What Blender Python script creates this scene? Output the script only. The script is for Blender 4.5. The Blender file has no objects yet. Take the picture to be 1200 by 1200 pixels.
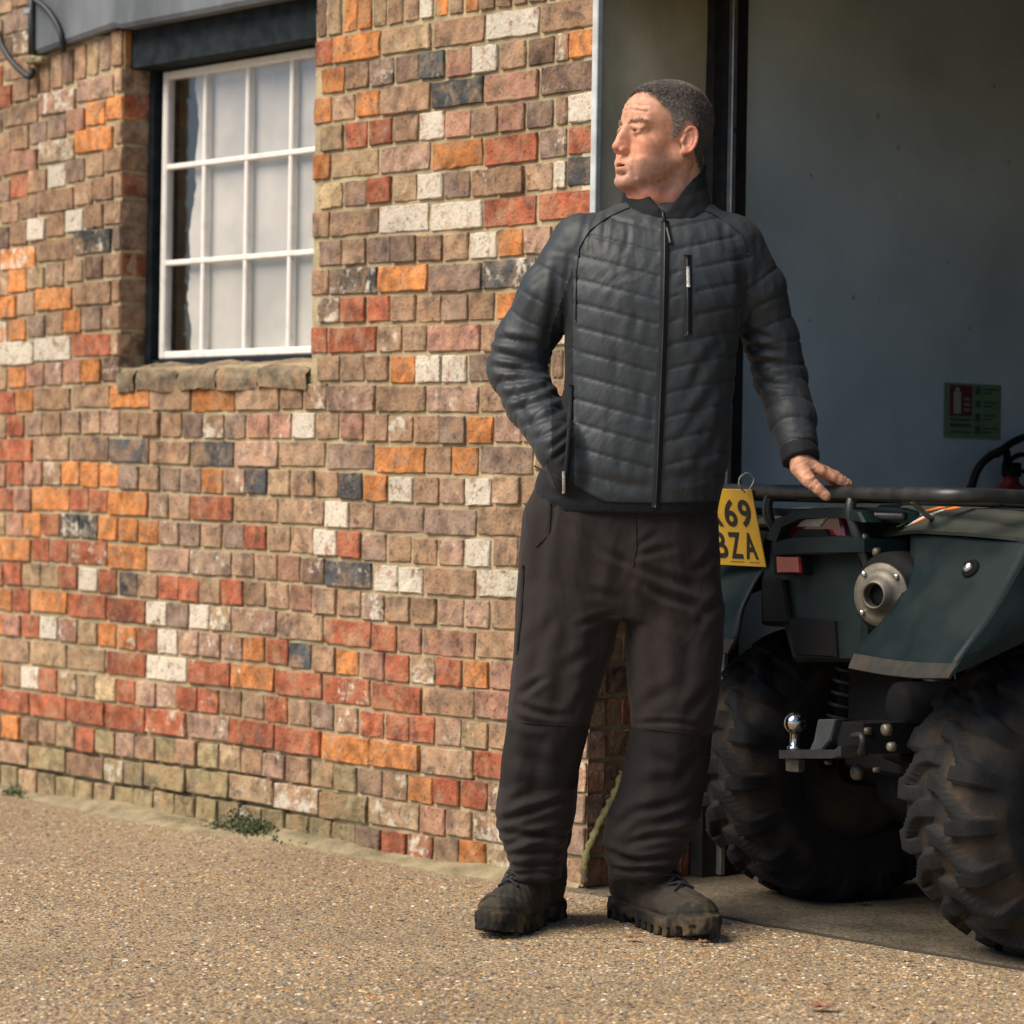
import bpy, math, random
import numpy as np
from mathutils import Vector, Matrix
from mathutils.bvhtree import BVHTree
random.seed(7); rng = np.random.default_rng(7)
C = bpy.context.scene.collection
sc = bpy.context.scene
R = math.radians

# ------------------------------------------------------------------ camera
F, H0, ROLL = 3400.0, 0.972, R(0.9)
cr, sr = math.cos(ROLL), math.sin(ROLL)
cam = bpy.data.cameras.new('camera'); co = bpy.data.objects.new('camera', cam); C.objects.link(co)
cam.sensor_width = 36; cam.lens = 36 * F / 1200
cam.shift_y = -40 / 1200
cam.clip_end = 600; cam.clip_start = 0.1
co.matrix_world = Matrix(((cr, -sr, 0, 0), (0, 0, -1, 0), (sr, cr, 0, H0), (0, 0, 0, 1)))
cam.dof.use_dof = True; cam.dof.focus_distance = 6.15; cam.dof.aperture_fstop = 4.5
sc.camera = co

# ------------------------------------------------------------------ light
SUN_DIR = Vector((-1.0, -0.48, 1.22)).normalized()          # towards the sun
world = bpy.data.worlds.new('World'); sc.world = world; world.use_nodes = True
wn = world.node_tree; wn.nodes.clear()
sky = wn.nodes.new('ShaderNodeTexSky'); sky.sky_type = 'NISHITA'; sky.sun_disc = False
sky.sun_elevation = math.asin(SUN_DIR.z); sky.sun_rotation = math.atan2(SUN_DIR.x, SUN_DIR.y)
sky.air_density = 1.0; sky.dust_density = 1.0; sky.ozone_density = 4.0
bg = wn.nodes.new('ShaderNodeBackground'); bg.inputs['Strength'].default_value = 0.085
wo = wn.nodes.new('ShaderNodeOutputWorld')
wn.links.new(sky.outputs[0], bg.inputs[0]); wn.links.new(bg.outputs[0], wo.inputs[0])
sl = bpy.data.lights.new('sun', 'SUN'); sl.energy = 3.7; sl.angle = R(45); sl.color = (1.0, 0.87, 0.70)
so = bpy.data.objects.new('sun', sl); C.objects.link(so)
so.rotation_euler = SUN_DIR.to_track_quat('Z', 'Y').to_euler(); so.location = (-4, -3, 6)
sc.view_settings.view_transform = 'Standard'; sc.view_settings.look = 'None'
sc.view_settings.gamma = 1.0; sc.view_settings.use_curve_mapping = False
sc.view_settings.exposure = 0.5

# ------------------------------------------------------------------ helpers
def P(px, py, Y):
    """the place in the world that lies Y metres deep and shows at this photo pixel"""
    a = (px - 600) / F; b = (560 - py) / F
    return Vector(((a * cr - b * sr) * Y, Y, H0 + (a * sr + b * cr) * Y))
def pix(V, Y=None):
    V = np.asarray(V, float); D = V[..., 1] if Y is None else Y
    z = V[..., 2] - H0
    return 600 + F * (V[..., 0] * cr + z * sr) / D, 560 - F * (-V[..., 0] * sr + z * cr) / D
def ground(px, py):
    b = P(px, py, 1.0); Y = H0 / (H0 - b.z)
    return P(px, py, Y)

def props(o, label=None, cat=None, group=None, kind=None):
    for k, v in (('label', label), ('category', cat), ('group', group), ('kind', kind)):
        if v: o[k] = v
    return o
def root(name, loc, label, cat, group=None):
    o = bpy.data.objects.new(name, None); C.objects.link(o); o.location = loc
    o.empty_display_size = .1
    return props(o, label, cat, group)
def wloc(o):
    v = Vector((0, 0, 0))
    while o is not None:
        v = v + Vector(o.location); o = o.parent
    return v
def mk(name, V, Fc, m, parent=None, smooth=False, fm=None, col=None, origin=None):
    """link a mesh given in world coordinates; its object's origin is origin, or its parent's"""
    V = np.asarray(V, dtype=np.float64).reshape(-1, 3)
    base = wloc(parent) if parent is not None else Vector((0, 0, 0))
    org = Vector(origin) if origin is not None else base
    me = bpy.data.meshes.new(name)
    L = V - np.array(org)
    if isinstance(Fc, np.ndarray):
        n, k = Fc.shape
        me.vertices.add(len(L)); me.vertices.foreach_set('co', L.ravel())
        me.loops.add(n * k); me.loops.foreach_set('vertex_index', Fc.astype(np.int32).ravel())
        me.polygons.add(n); me.polygons.foreach_set('loop_start', np.arange(0, n * k, k, dtype=np.int32))
        me.polygons.foreach_set('loop_total', np.full(n, k, dtype=np.int32))
        me.update(calc_edges=True); me.validate()
    else:
        me.from_pydata(L.tolist(), [], Fc); me.update()
    for x in (m if isinstance(m, (list, tuple)) else [m]): me.materials.append(x)
    if fm is not None: me.polygons.foreach_set('material_index', np.asarray(fm, dtype=np.int32))
    me.polygons.foreach_set('use_smooth', np.full(len(me.polygons), bool(smooth)))
    if col is not None:
        a = me.color_attributes.new('Col', 'FLOAT_COLOR', 'POINT')
        c = np.ones((len(V), 4)); cc = np.asarray(col, float)
        c[:, :cc.shape[-1]] = cc
        a.data.foreach_set('color', c.ravel())
    o = bpy.data.objects.new(name, me); C.objects.link(o)
    if parent is not None: o.parent = parent
    o.location = org - base
    return o

def N(t, typ, **kw):
    n = t.nodes.new(typ)
    for k, v in kw.items(): setattr(n, k, v)
    return n
def mat(name, col, rough=.6, metal=0., col2=None, vs=8., bump=0., bs=60., bdist=.002, spec=.5, attr=False, rough2=None,
        sheen=0., stretch=None, detail=5., sss=0., coat=0., lo=.35, hi=.65, extra=None, voro=None):
    m = bpy.data.materials.new(name); m.use_nodes = True; t = m.node_tree
    b = t.nodes['Principled BSDF']; L = t.links.new
    g = N(t, 'ShaderNodeNewGeometry'); pos = g.outputs['Position']
    if stretch:
        mp = N(t, 'ShaderNodeMapping'); mp.inputs['Scale'].default_value = stretch; L(pos, mp.inputs['Vector']); pos = mp.outputs[0]
    nz = N(t, 'ShaderNodeTexNoise'); nz.inputs['Scale'].default_value = vs; nz.inputs['Detail'].default_value = detail; L(pos, nz.inputs['Vector'])
    rmp = N(t, 'ShaderNodeMapRange'); rmp.inputs[1].default_value = lo; rmp.inputs[2].default_value = hi; L(nz.outputs[0], rmp.inputs[0])
    if attr:
        at = N(t, 'ShaderNodeAttribute', attribute_name='Col'); c1 = at.outputs['Color']
        mx = N(t, 'ShaderNodeMix', data_type='RGBA', blend_type='MULTIPLY'); mx.inputs[0].default_value = 1.0
        r2 = N(t, 'ShaderNodeMapRange'); r2.inputs[1].default_value = .25; r2.inputs[2].default_value = .75; r2.inputs[3].default_value = 1 - attr * .5; r2.inputs[4].default_value = 1 + attr * .5
        L(nz.outputs[0], r2.inputs[0]); L(c1, mx.inputs[6]); L(r2.outputs[0], mx.inputs[7]); cout = mx.outputs[2]
    else:
        mx = N(t, 'ShaderNodeMix', data_type='RGBA'); L(rmp.outputs[0], mx.inputs[0])
        mx.inputs[6].default_value = (*col, 1); mx.inputs[7].default_value = (*(col2 or col), 1); cout = mx.outputs[2]
    L(cout, b.inputs['Base Color'])
    b.inputs['Roughness'].default_value = rough; b.inputs['Metallic'].default_value = metal
    if rough2 is not None:
        rr = N(t, 'ShaderNodeMapRange'); rr.inputs[3].default_value = rough; rr.inputs[4].default_value = rough2
        L(rmp.outputs[0], rr.inputs[0]); L(rr.outputs[0], b.inputs['Roughness'])
    b.inputs['Specular IOR Level'].default_value = spec
    if sheen: b.inputs['Sheen Weight'].default_value = sheen
    if coat: b.inputs['Coat Weight'].default_value = coat
    if sss:
        b.inputs['Subsurface Weight'].default_value = sss; b.inputs['Subsurface Radius'].default_value = (.012, .004, .002); b.inputs['Subsurface Scale'].default_value = 1
    if bump:
        n2 = N(t, 'ShaderNodeTexNoise'); n2.inputs['Scale'].default_value = bs; n2.inputs['Detail'].default_value = 6; L(pos, n2.inputs['Vector'])
        bp = N(t, 'ShaderNodeBump'); bp.inputs['Strength'].default_value = bump; bp.inputs['Distance'].default_value = bdist
        L(n2.outputs[0], bp.inputs['Height']); L(bp.outputs[0], b.inputs['Normal'])
    if extra: extra(t, b, pos, cout)
    return m

def boxV(o, ax, ay, az, x0, x1, y0, y1, z0, z1, bev=0.0):
    """box in a frame (o; ax, ay, az) -> verts, faces; bev chamfers every edge"""
    o, ax, ay, az = (np.array(v, float) for v in (o, ax, ay, az))
    if bev <= 0:
        L = [(x, y, z) for x in (x0, x1) for y in (y0, y1) for z in (z0, z1)]
        f = [(0, 1, 3, 2), (4, 6, 7, 5), (0, 4, 5, 1), (2, 3, 7, 6), (0, 2, 6, 4), (1, 5, 7, 3)]
    else:
        b = min(bev, (x1 - x0) * .45, (y1 - y0) * .45, (z1 - z0) * .45)
        L = []; idx = {}
        X = (x0, x1); Y = (y0, y1); Z = (z0, z1)
        for i in (0, 1):
            for j in (0, 1):
                for k in (0, 1):
                    s = [1 if q == 0 else -1 for q in (i, j, k)]
                    for a in range(3):
                        p = [X[i] + s[0] * b, Y[j] + s[1] * b, Z[k] + s[2] * b]
                        p[a] = (X[i], Y[j], Z[k])[a]
                        idx[i, j, k, a] = len(L); L.append(tuple(p))
        f = []
        for a in range(3):
            u, v = [q for q in range(3) if q != a]
            for s in (0, 1):
                q = []
                for (m, n) in ((0, 0), (1, 0), (1, 1), (0, 1)):
                    c = [0, 0, 0]; c[a] = s; c[u] = m; c[v] = n; q.append(idx[(*c, a)])
                if (s == 0) == (a != 1): q = q[::-1]
                f.append(tuple(q))
            for m in (0, 1):
                for n in (0, 1):
                    q = []
                    for s, w in ((0, u), (1, u), (1, v), (0, v)):
                        c = [0, 0, 0]; c[a] = s; c[u] = m; c[v] = n; q.append(idx[(*c, w)])
                    f.append(tuple(q))
        for i in (0, 1):
            for j in (0, 1):
                for k in (0, 1): f.append(tuple(idx[i, j, k, a] for a in range(3)))
    L = np.array(L, float)
    if np.dot(np.cross(ax, ay), az) < 0: f = [q[::-1] for q in f]
    return o + L[:, :1] * ax + L[:, 1:2] * ay + L[:, 2:3] * az, f
def join(parts):
    Vs, Fs, n = [], [], 0
    for V, f in parts:
        V = np.asarray(V, float); Vs.append(V)
        Fs += [tuple(int(i) + n for i in q) for q in f]; n += len(V)
    return np.concatenate(Vs), Fs
def tube(pts, r, seg=8, closed=False, cap=True, flat=1.0, up=None):
    pts = [Vector(p) for p in pts]; n = len(pts)
    rr = r if isinstance(r, (list, tuple, np.ndarray)) else [r] * n
    V = []; nrm = Vector(up) if up is not None else None
    for i, p in enumerate(pts):
        a = pts[(i + 1) % n] if (closed or i < n - 1) else p
        b = pts[i - 1] if (closed or i > 0) else p
        d = (a - b).normalized()
        if nrm is None: nrm = d.orthogonal()
        nrm = (nrm - d * nrm.dot(d))
        nrm = nrm.normalized() if nrm.length > 1e-6 else d.orthogonal().normalized()
        s = d.cross(nrm)
        for k in range(seg):
            t = 2 * math.pi * k / seg
            V.append(p + nrm * math.cos(t) * rr[i] + s * math.sin(t) * rr[i] * flat)
    f = []
    for i in range(n if closed else n - 1):
        j = (i + 1) % n
        for k in range(seg):
            l = (k + 1) % seg
            f.append((i * seg + k, i * seg + l, j * seg + l, j * seg + k))
    if cap and not closed:
        f.append(tuple(range(seg))[::-1]); f.append(tuple((n - 1) * seg + k for k in range(seg)))
    return np.array([tuple(v) for v in V]), f
def smoothpath(pts, n=8):
    pts = [Vector(p) for p in pts]; out = []
    for i in range(len(pts) - 1):
        p0 = pts[max(i - 1, 0)]; p1 = pts[i]; p2 = pts[i + 1]; p3 = pts[min(i + 2, len(pts) - 1)]
        for k in range(n):
            t = k / n
            out.append(.5 * ((2 * p1) + (p2 - p0) * t + (2 * p0 - 5 * p1 + 4 * p2 - p3) * t * t + (3 * p1 - p0 - 3 * p2 + p3) * t ** 3))
    out.append(pts[-1]); return out
def lathe(o, axis, prof, seg=24, ref=None, cap=True):
    """prof: list of (along, radius)"""
    o = Vector(o); a = Vector(axis).normalized(); u = (Vector(ref) if ref is not None else a.orthogonal()); u = (u - a * u.dot(a)).normalized(); v = a.cross(u)
    V = []
    for h, r in prof:
        for k in range(seg):
            t = 2 * math.pi * k / seg
            V.append(tuple(o + a * h + (u * math.cos(t) + v * math.sin(t)) * max(r, 1e-4)))
    f = []
    for i in range(len(prof) - 1):
        for k in range(seg):
            l = (k + 1) % seg; f.append((i * seg + k, i * seg + l, (i + 1) * seg + l, (i + 1) * seg + k))
    if cap: f.append(tuple(range(seg))[::-1]); f.append(tuple((len(prof) - 1) * seg + k for k in range(seg)))
    return np.array(V), f
def wob(V, amp, sc_, seed=0, n=10):
    """cheap smooth noise field, one value per vertex"""
    r = np.random.default_rng(seed); V = np.asarray(V, float); out = np.zeros(len(V))
    W = V * sc_
    W = W + .6 * np.sin(W[:, [1, 2, 0]] * 1.3 + 2.1)
    for i in range(n):
        k = r.normal(size=3); k = k / np.linalg.norm(k) * r.uniform(.6, 2.2)
        out += np.sin(W @ k * 6.283 + r.uniform(0, 6.28)) / n ** .5
    return out * amp

# surface nets: a closed mesh from a distance field on a grid
def surfnet(f, xs, ys, zs):
    s = f < 0
    c = [s[dx:s.shape[0] - 1 + dx, dy:s.shape[1] - 1 + dy, dz:s.shape[2] - 1 + dz] for dx in (0, 1) for dy in (0, 1) for dz in (0, 1)]
    al = c[0].copy(); an = c[0].copy()
    for q in c[1:]: al &= q; an |= q
    mixed = an & ~al
    I = np.argwhere(mixed); ids = np.full(mixed.shape, -1, np.int32); ids[mixed] = np.arange(len(I))
    off = [(dx, dy, dz) for dx in (0, 1) for dy in (0, 1) for dz in (0, 1)]
    val = [f[I[:, 0] + a, I[:, 1] + b, I[:, 2] + d] for a, b, d in off]
    ps = [np.stack([xs[I[:, 0] + a], ys[I[:, 1] + b], zs[I[:, 2] + d]], 1) for a, b, d in off]
    acc = np.zeros((len(I), 3)); cnt = np.zeros(len(I))
    for i in range(8):
        for j in range(i + 1, 8):
            if sum(abs(off[i][q] - off[j][q]) for q in range(3)) != 1: continue
            m = (val[i] < 0) != (val[j] < 0)
            t = (val[i][m] / (val[i][m] - val[j][m]))[:, None]
            acc[m] += ps[i][m] + (ps[j][m] - ps[i][m]) * t; cnt[m] += 1
    V = acc / cnt[:, None]; Q = []
    for ax in range(3):
        sl0 = [slice(None)] * 3; sl1 = [slice(None)] * 3; sl0[ax] = slice(0, -1); sl1[ax] = slice(1, None)
        ch = s[tuple(sl0)] != s[tuple(sl1)]
        E = np.argwhere(ch); u, v = [q for q in range(3) if q != ax]
        ok = (E[:, u] > 0) & (E[:, v] > 0) & (E[:, u] < f.shape[u] - 1) & (E[:, v] < f.shape[v] - 1); E = E[ok]
        ins = s[E[:, 0], E[:, 1], E[:, 2]]
        def cid(du, dv):
            e = E.copy(); e[:, u] += du; e[:, v] += dv; return ids[e[:, 0], e[:, 1], e[:, 2]]
        q = np.stack([cid(-1, -1), cid(0, -1), cid(0, 0), cid(-1, 0)], 1)
        flip = ins if ax != 1 else ~ins
        q[~flip] = q[~flip][:, ::-1]
        Q.append(q)
    Q = np.concatenate(Q); return V, Q[(Q >= 0).all(1)]
class Field:
    def __init__(s, lo, hi, h):
        s.xs, s.ys, s.zs = (np.arange(a, b + h, h, dtype=np.float32) for a, b in zip(lo, hi))
        s.X = s.xs[:, None, None]; s.Y = s.ys[None, :, None]; s.Z = s.zs[None, None, :]
        s.f = np.full((len(s.xs), len(s.ys), len(s.zs)), 1.0, np.float32)
    def ell(s, c, r, M=None):
        x, y, z = s.X - c[0], s.Y - c[1], s.Z - c[2]
        if M is not None:
            x, y, z = (M[0][i] * x + M[1][i] * y + M[2][i] * z for i in range(3))
        a = np.sqrt((x / r[0]) ** 2 + (y / r[1]) ** 2 + (z / r[2]) ** 2)
        b = np.sqrt((x / r[0] ** 2) ** 2 + (y / r[1] ** 2) ** 2 + (z / r[2] ** 2) ** 2)
        return (a * (a - 1) / np.maximum(b, 1e-6)).astype(np.float32)
    def cone(s, a, b, ra, rb):
        a = np.array(a, float); b = np.array(b, float); d = b - a; l2 = float(d @ d) + 1e-9
        t = np.clip(((s.X - a[0]) * d[0] + (s.Y - a[1]) * d[1] + (s.Z - a[2]) * d[2]) / l2, 0, 1)
        return (np.sqrt((s.X - a[0] - t * d[0]) ** 2 + (s.Y - a[1] - t * d[1]) ** 2 + (s.Z - a[2] - t * d[2]) ** 2) - (ra + (rb - ra) * t)).astype(np.float32)
    def loft(s, st, n=2.3, sm=.02):
        """st: rows (z, cx, cy, rx, ry) in any order; horizontal super-ellipses, capped at both ends"""
        st = sorted(st, key=lambda q: q[0]); A = np.array(st); zz = np.arange(A[0, 0] - .1, A[-1, 0] + .1, .004)
        w = np.exp(-.5 * (np.arange(-15, 16) * .004 / sm) ** 2); w /= w.sum()
        c = [np.interp(s.zs, zz, np.convolve(np.pad(np.interp(zz, A[:, 0], A[:, i]), 15, mode='edge'), w, 'valid'))[None, None, :] for i in range(1, 5)]
        q = ((np.abs((s.X - c[0]) / c[2])) ** n + (np.abs((s.Y - c[1]) / c[3])) ** n) ** (1 / n)
        g = (q - 1) * np.minimum(c[2], c[3])
        return np.maximum(g, np.maximum(s.Z - A[-1, 0], A[0, 0] - s.Z)).astype(np.float32)
    def add(s, g, k=.01):
        h = np.clip(.5 + .5 * (s.f - g) / k, 0, 1); s.f = s.f * (1 - h) + g * h - k * h * (1 - h); return s
    def sub(s, g, k=.005):
        h = np.clip(.5 - .5 * (s.f + g) / k, 0, 1); s.f = s.f * (1 - h) + (-g) * h + k * h * (1 - h); return s
    def mesh(s): return surfnet(s.f, s.xs.astype(float), s.ys.astype(float), s.zs.astype(float))
def vnormals(V, Q):
    n = np.cross(V[Q[:, 2]] - V[Q[:, 0]], V[Q[:, 3]] - V[Q[:, 1]])
    out = np.zeros_like(V)
    for i in range(4): np.add.at(out, Q[:, i], n)
    return out / np.maximum(np.linalg.norm(out, axis=1, keepdims=True), 1e-12)

# ------------------------------------------------------------------ the place: frames
TH = R(48.5)
DL = np.array((-math.cos(TH), math.sin(TH), 0.0))      # along the wall, away to the left
NI = np.array((math.sin(TH), math.cos(TH), 0.0))       # into the building
W0 = np.array((0.1853, 6.85, 0.0))                     # ground point of the doorway corner
UP = np.array((0., 0., 1.))
def WL(u, z, d=0.0): return W0 + DL * u + UP * z + NI * d
def wall_uz(px, py, d=0.0):
    a = np.array(P(px, py, 1.0)); o = np.array((0, 0, H0)); r = a - o
    t = ((W0 + NI * d - o) @ NI) / (r @ NI); q = o + r * t - W0
    return float(q @ DL), float(q[2])
def wbox(u0, u1, z0, z1, d0, d1, bev=0): return boxV(W0, DL, NI, UP, u0, u1, d0, d1, z0, z1, bev)

# ------------------------------------------------------------------ materials of the setting
def brick_extra(t, b, pos, cout):
    L = t.links.new
    at = N(t, 'ShaderNodeAttribute', attribute_name='Col')
    # lime and salt bloom: alpha says how much of the brick it covers
    n1 = N(t, 'ShaderNodeTexNoise'); n1.inputs['Scale'].default_value = 28; n1.inputs['Detail'].default_value = 8; n1.inputs['Roughness'].default_value = .65; L(pos, n1.inputs['Vector'])
    su = N(t, 'ShaderNodeMath', operation='ADD'); L(n1.outputs[0], su.inputs[0]); L(at.outputs['Alpha'], su.inputs[1])
    mr = N(t, 'ShaderNodeMapRange'); mr.inputs[1].default_value = .97; mr.inputs[2].default_value = 1.08; L(su.outputs[0], mr.inputs[0])
    mx = N(t, 'ShaderNodeMix', data_type='RGBA'); L(mr.outputs[0], mx.inputs[0]); L(cout, mx.inputs[6]); mx.inputs[7].default_value = (.60, .54, .44, 1)
    # two-tone firing: patches of another body colour inside a brick
    n7 = N(t, 'ShaderNodeTexNoise'); n7.inputs['Scale'].default_value = 13; n7.inputs['Detail'].default_value = 7; n7.inputs['Roughness'].default_value = .65; n7.inputs['Distortion'].default_value = .7; L(pos, n7.inputs['Vector'])
    r7 = N(t, 'ShaderNodeMapRange'); r7.inputs[1].default_value = .48; r7.inputs[2].default_value = .66; r7.inputs[4].default_value = .62; L(n7.outputs[0], r7.inputs[0])
    x7 = N(t, 'ShaderNodeMix', data_type='RGBA'); L(r7.outputs[0], x7.inputs[0]); L(cout, x7.inputs[6]); x7.inputs[7].default_value = (.40, .235, .125, 1)
    n8 = N(t, 'ShaderNodeTexNoise'); n8.inputs['Scale'].default_value = 17; n8.inputs['Detail'].default_value = 7; n8.inputs['Distortion'].default_value = 1; L(pos, n8.inputs['Vector'])
    r8 = N(t, 'ShaderNodeMapRange'); r8.inputs[1].default_value = .54; r8.inputs[2].default_value = .72; r8.inputs[4].default_value = .7; L(n8.outputs[0], r8.inputs[0])
    x8 = N(t, 'ShaderNodeMix', data_type='RGBA'); L(r8.outputs[0], x8.inputs[0]); L(x7.outputs[2], x8.inputs[6]); x8.inputs[7].default_value = (.085, .065, .06, 1)
    L(x8.outputs[2], mx.inputs[6])
    # small dark pits
    n2 = N(t, 'ShaderNodeTexNoise'); n2.inputs['Scale'].default_value = 90; n2.inputs['Detail'].default_value = 4; L(pos, n2.inputs['Vector'])
    m2 = N(t, 'ShaderNodeMapRange'); m2.inputs[1].default_value = .30; m2.inputs[2].default_value = .42; m2.inputs[3].default_value = .45; m2.inputs[4].default_value = 1; L(n2.outputs[0], m2.inputs[0])
    m3 = N(t, 'ShaderNodeMix', data_type='RGBA', blend_type='MULTIPLY'); m3.inputs[0].default_value = 1; L(mx.outputs[2], m3.inputs[6]); L(m2.outputs[0], m3.inputs[7])
    # mortar smears along broad patches
    n4 = N(t, 'ShaderNodeTexNoise'); n4.inputs['Scale'].default_value = 19; n4.inputs['Detail'].default_value = 9; n4.inputs['Roughness'].default_value = .7; L(pos, n4.inputs['Vector'])
    m4 = N(t, 'ShaderNodeMapRange'); m4.inputs[1].default_value = .52; m4.inputs[2].default_value = .66; m4.inputs[4].default_value = .45; L(n4.outputs[0], m4.inputs[0])
    m5 = N(t, 'ShaderNodeMix', data_type='RGBA'); L(m4.outputs[0], m5.inputs[0]); L(m3.outputs[2], m5.inputs[6]); m5.inputs[7].default_value = (.40, .31, .21, 1)
    n6 = N(t, 'ShaderNodeTexNoise'); n6.inputs['Scale'].default_value = 2.3; n6.inputs['Detail'].default_value = 6; L(pos, n6.inputs['Vector'])
    m6 = N(t, 'ShaderNodeMapRange'); m6.inputs[1].default_value = .35; m6.inputs[2].default_value = .62; m6.inputs[3].default_value = .78; m6.inputs[4].default_value = 1.12; L(n6.outputs[0], m6.inputs[0])
    m7 = N(t, 'ShaderNodeMix', data_type='RGBA', blend_type='MULTIPLY'); m7.inputs[0].default_value = 1; L(m5.outputs[2], m7.inputs[6]); L(m6.outputs[0], m7.inputs[7])
    L(m7.outputs[2], b.inputs['Base Color'])
M_brick = mat('old_brick', (1, 1, 1), .92, vs=26, attr=1.1, detail=9, bump=.9, bs=110, bdist=.004, spec=.25, extra=brick_extra)
M_mortar = mat('lime_mortar', (.50, .415, .26), .95, col2=(.31, .25, .15), vs=9, detail=9, bump=1, bs=140, bdist=.004, spec=.15)
M_render = mat('stained_render', (.66, .61, .42), .85, col2=(.30, .285, .19), vs=3.5, detail=9, bump=.35, bs=60, bdist=.003, spec=.25, lo=.3, hi=.7)
def speck_extra(t, b, pos, cout):
    L = t.links.new; v = N(t, 'ShaderNodeTexVoronoi'); v.inputs['Scale'].default_value = 17; L(pos, v.inputs['Vector'])
    s = N(t, 'ShaderNodeSeparateColor'); L(v.outputs['Color'], s.inputs[0]); r0 = N(t, 'ShaderNodeMath', operation='MULTIPLY'); r0.inputs[1].default_value = .16; L(s.outputs[0], r0.inputs[0])
    c = N(t, 'ShaderNodeMath', operation='LESS_THAN'); L(v.outputs['Distance'], c.inputs[0]); L(r0.outputs[0], c.inputs[1])
    c2 = N(t, 'ShaderNodeMath', operation='GREATER_THAN'); c2.inputs[1].default_value = .62; L(s.outputs[1], c2.inputs[0])
    m_ = N(t, 'ShaderNodeMath', operation='MULTIPLY'); L(c.outputs[0], m_.inputs[0]); L(c2.outputs[0], m_.inputs[1]); m2 = N(t, 'ShaderNodeMath', operation='MULTIPLY'); m2.inputs[1].default_value = .5; L(m_.outputs[0], m2.inputs[0])
    x = N(t, 'ShaderNodeMix', data_type='RGBA'); L(m2.outputs[0], x.inputs[0]); L(cout, x.inputs[6]); x.inputs[7].default_value = (.12, .15, .15, 1); L(x.outputs[2], b.inputs['Base Color'])
M_inner = mat('grey_plaster', (.66, .78, .81), .8, col2=(.48, .585, .61), vs=2.6, detail=10, bump=.35, bs=50, bdist=.003, spec=.3, extra=speck_extra)
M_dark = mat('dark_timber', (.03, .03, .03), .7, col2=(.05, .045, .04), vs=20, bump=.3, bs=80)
M_lintel = mat('grey_lintel', (.165, .185, .205), .85, col2=(.085, .10, .115), vs=7, detail=9, bump=.5, bs=60, bdist=.003, stretch=(1, 1, .35))
M_bluepaint = mat('blackened_paint', (.009, .013, .017), .8, col2=(.022, .03, .035), vs=22, bump=.4, bs=70, spec=.15)
M_white = mat('white_gloss_paint', (.78, .76, .72), .45, col2=(.62, .58, .52), vs=30, detail=8, bump=.3, bs=120, lo=.5, hi=.8)
M_steel = mat('galvanised_steel', (.5, .52, .53), .42, .85, col2=(.34, .36, .37), vs=25, bump=.15, bs=90)
M_dsteel = mat('dark_steel', (.018, .02, .022), .55, .3, col2=(.035, .035, .035), vs=30, bump=.2, bs=90)
M_bead = mat('whitened_bead', (.62, .66, .66), .5, col2=(.40, .43, .43), vs=18, detail=8)
M_roof = mat('roof_sheet', (.12, .12, .12), .8)
def grit_extra(t, b, pos, cout):
    L = t.links.new; v = N(t, 'ShaderNodeTexVoronoi'); v.inputs['Scale'].default_value = 150; L(pos, v.inputs['Vector'])
    s = N(t, 'ShaderNodeSeparateColor'); L(v.outputs['Color'], s.inputs[0]); r = N(t, 'ShaderNodeMapRange'); r.inputs[3].default_value = .55; r.inputs[4].default_value = 1.35; L(s.outputs[0], r.inputs[0])
    x = N(t, 'ShaderNodeMix', data_type='RGBA', blend_type='MULTIPLY'); x.inputs[0].default_value = 1; L(cout, x.inputs[6]); L(r.outputs[0], x.inputs[7]); L(x.outputs[2], b.inputs['Base Color'])
M_concrete = mat('slab_concrete', (.185, .155, .11), .92, col2=(.095, .08, .058), vs=4, detail=12, bump=.9, bs=150, bdist=.004, spec=.2, extra=grit_extra)
M_kerb = mat('worn_cement', (.36, .30, .185), .95, col2=(.19, .165, .10), vs=14, detail=9, bump=1, bs=90, bdist=.006, spec=.15)

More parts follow.
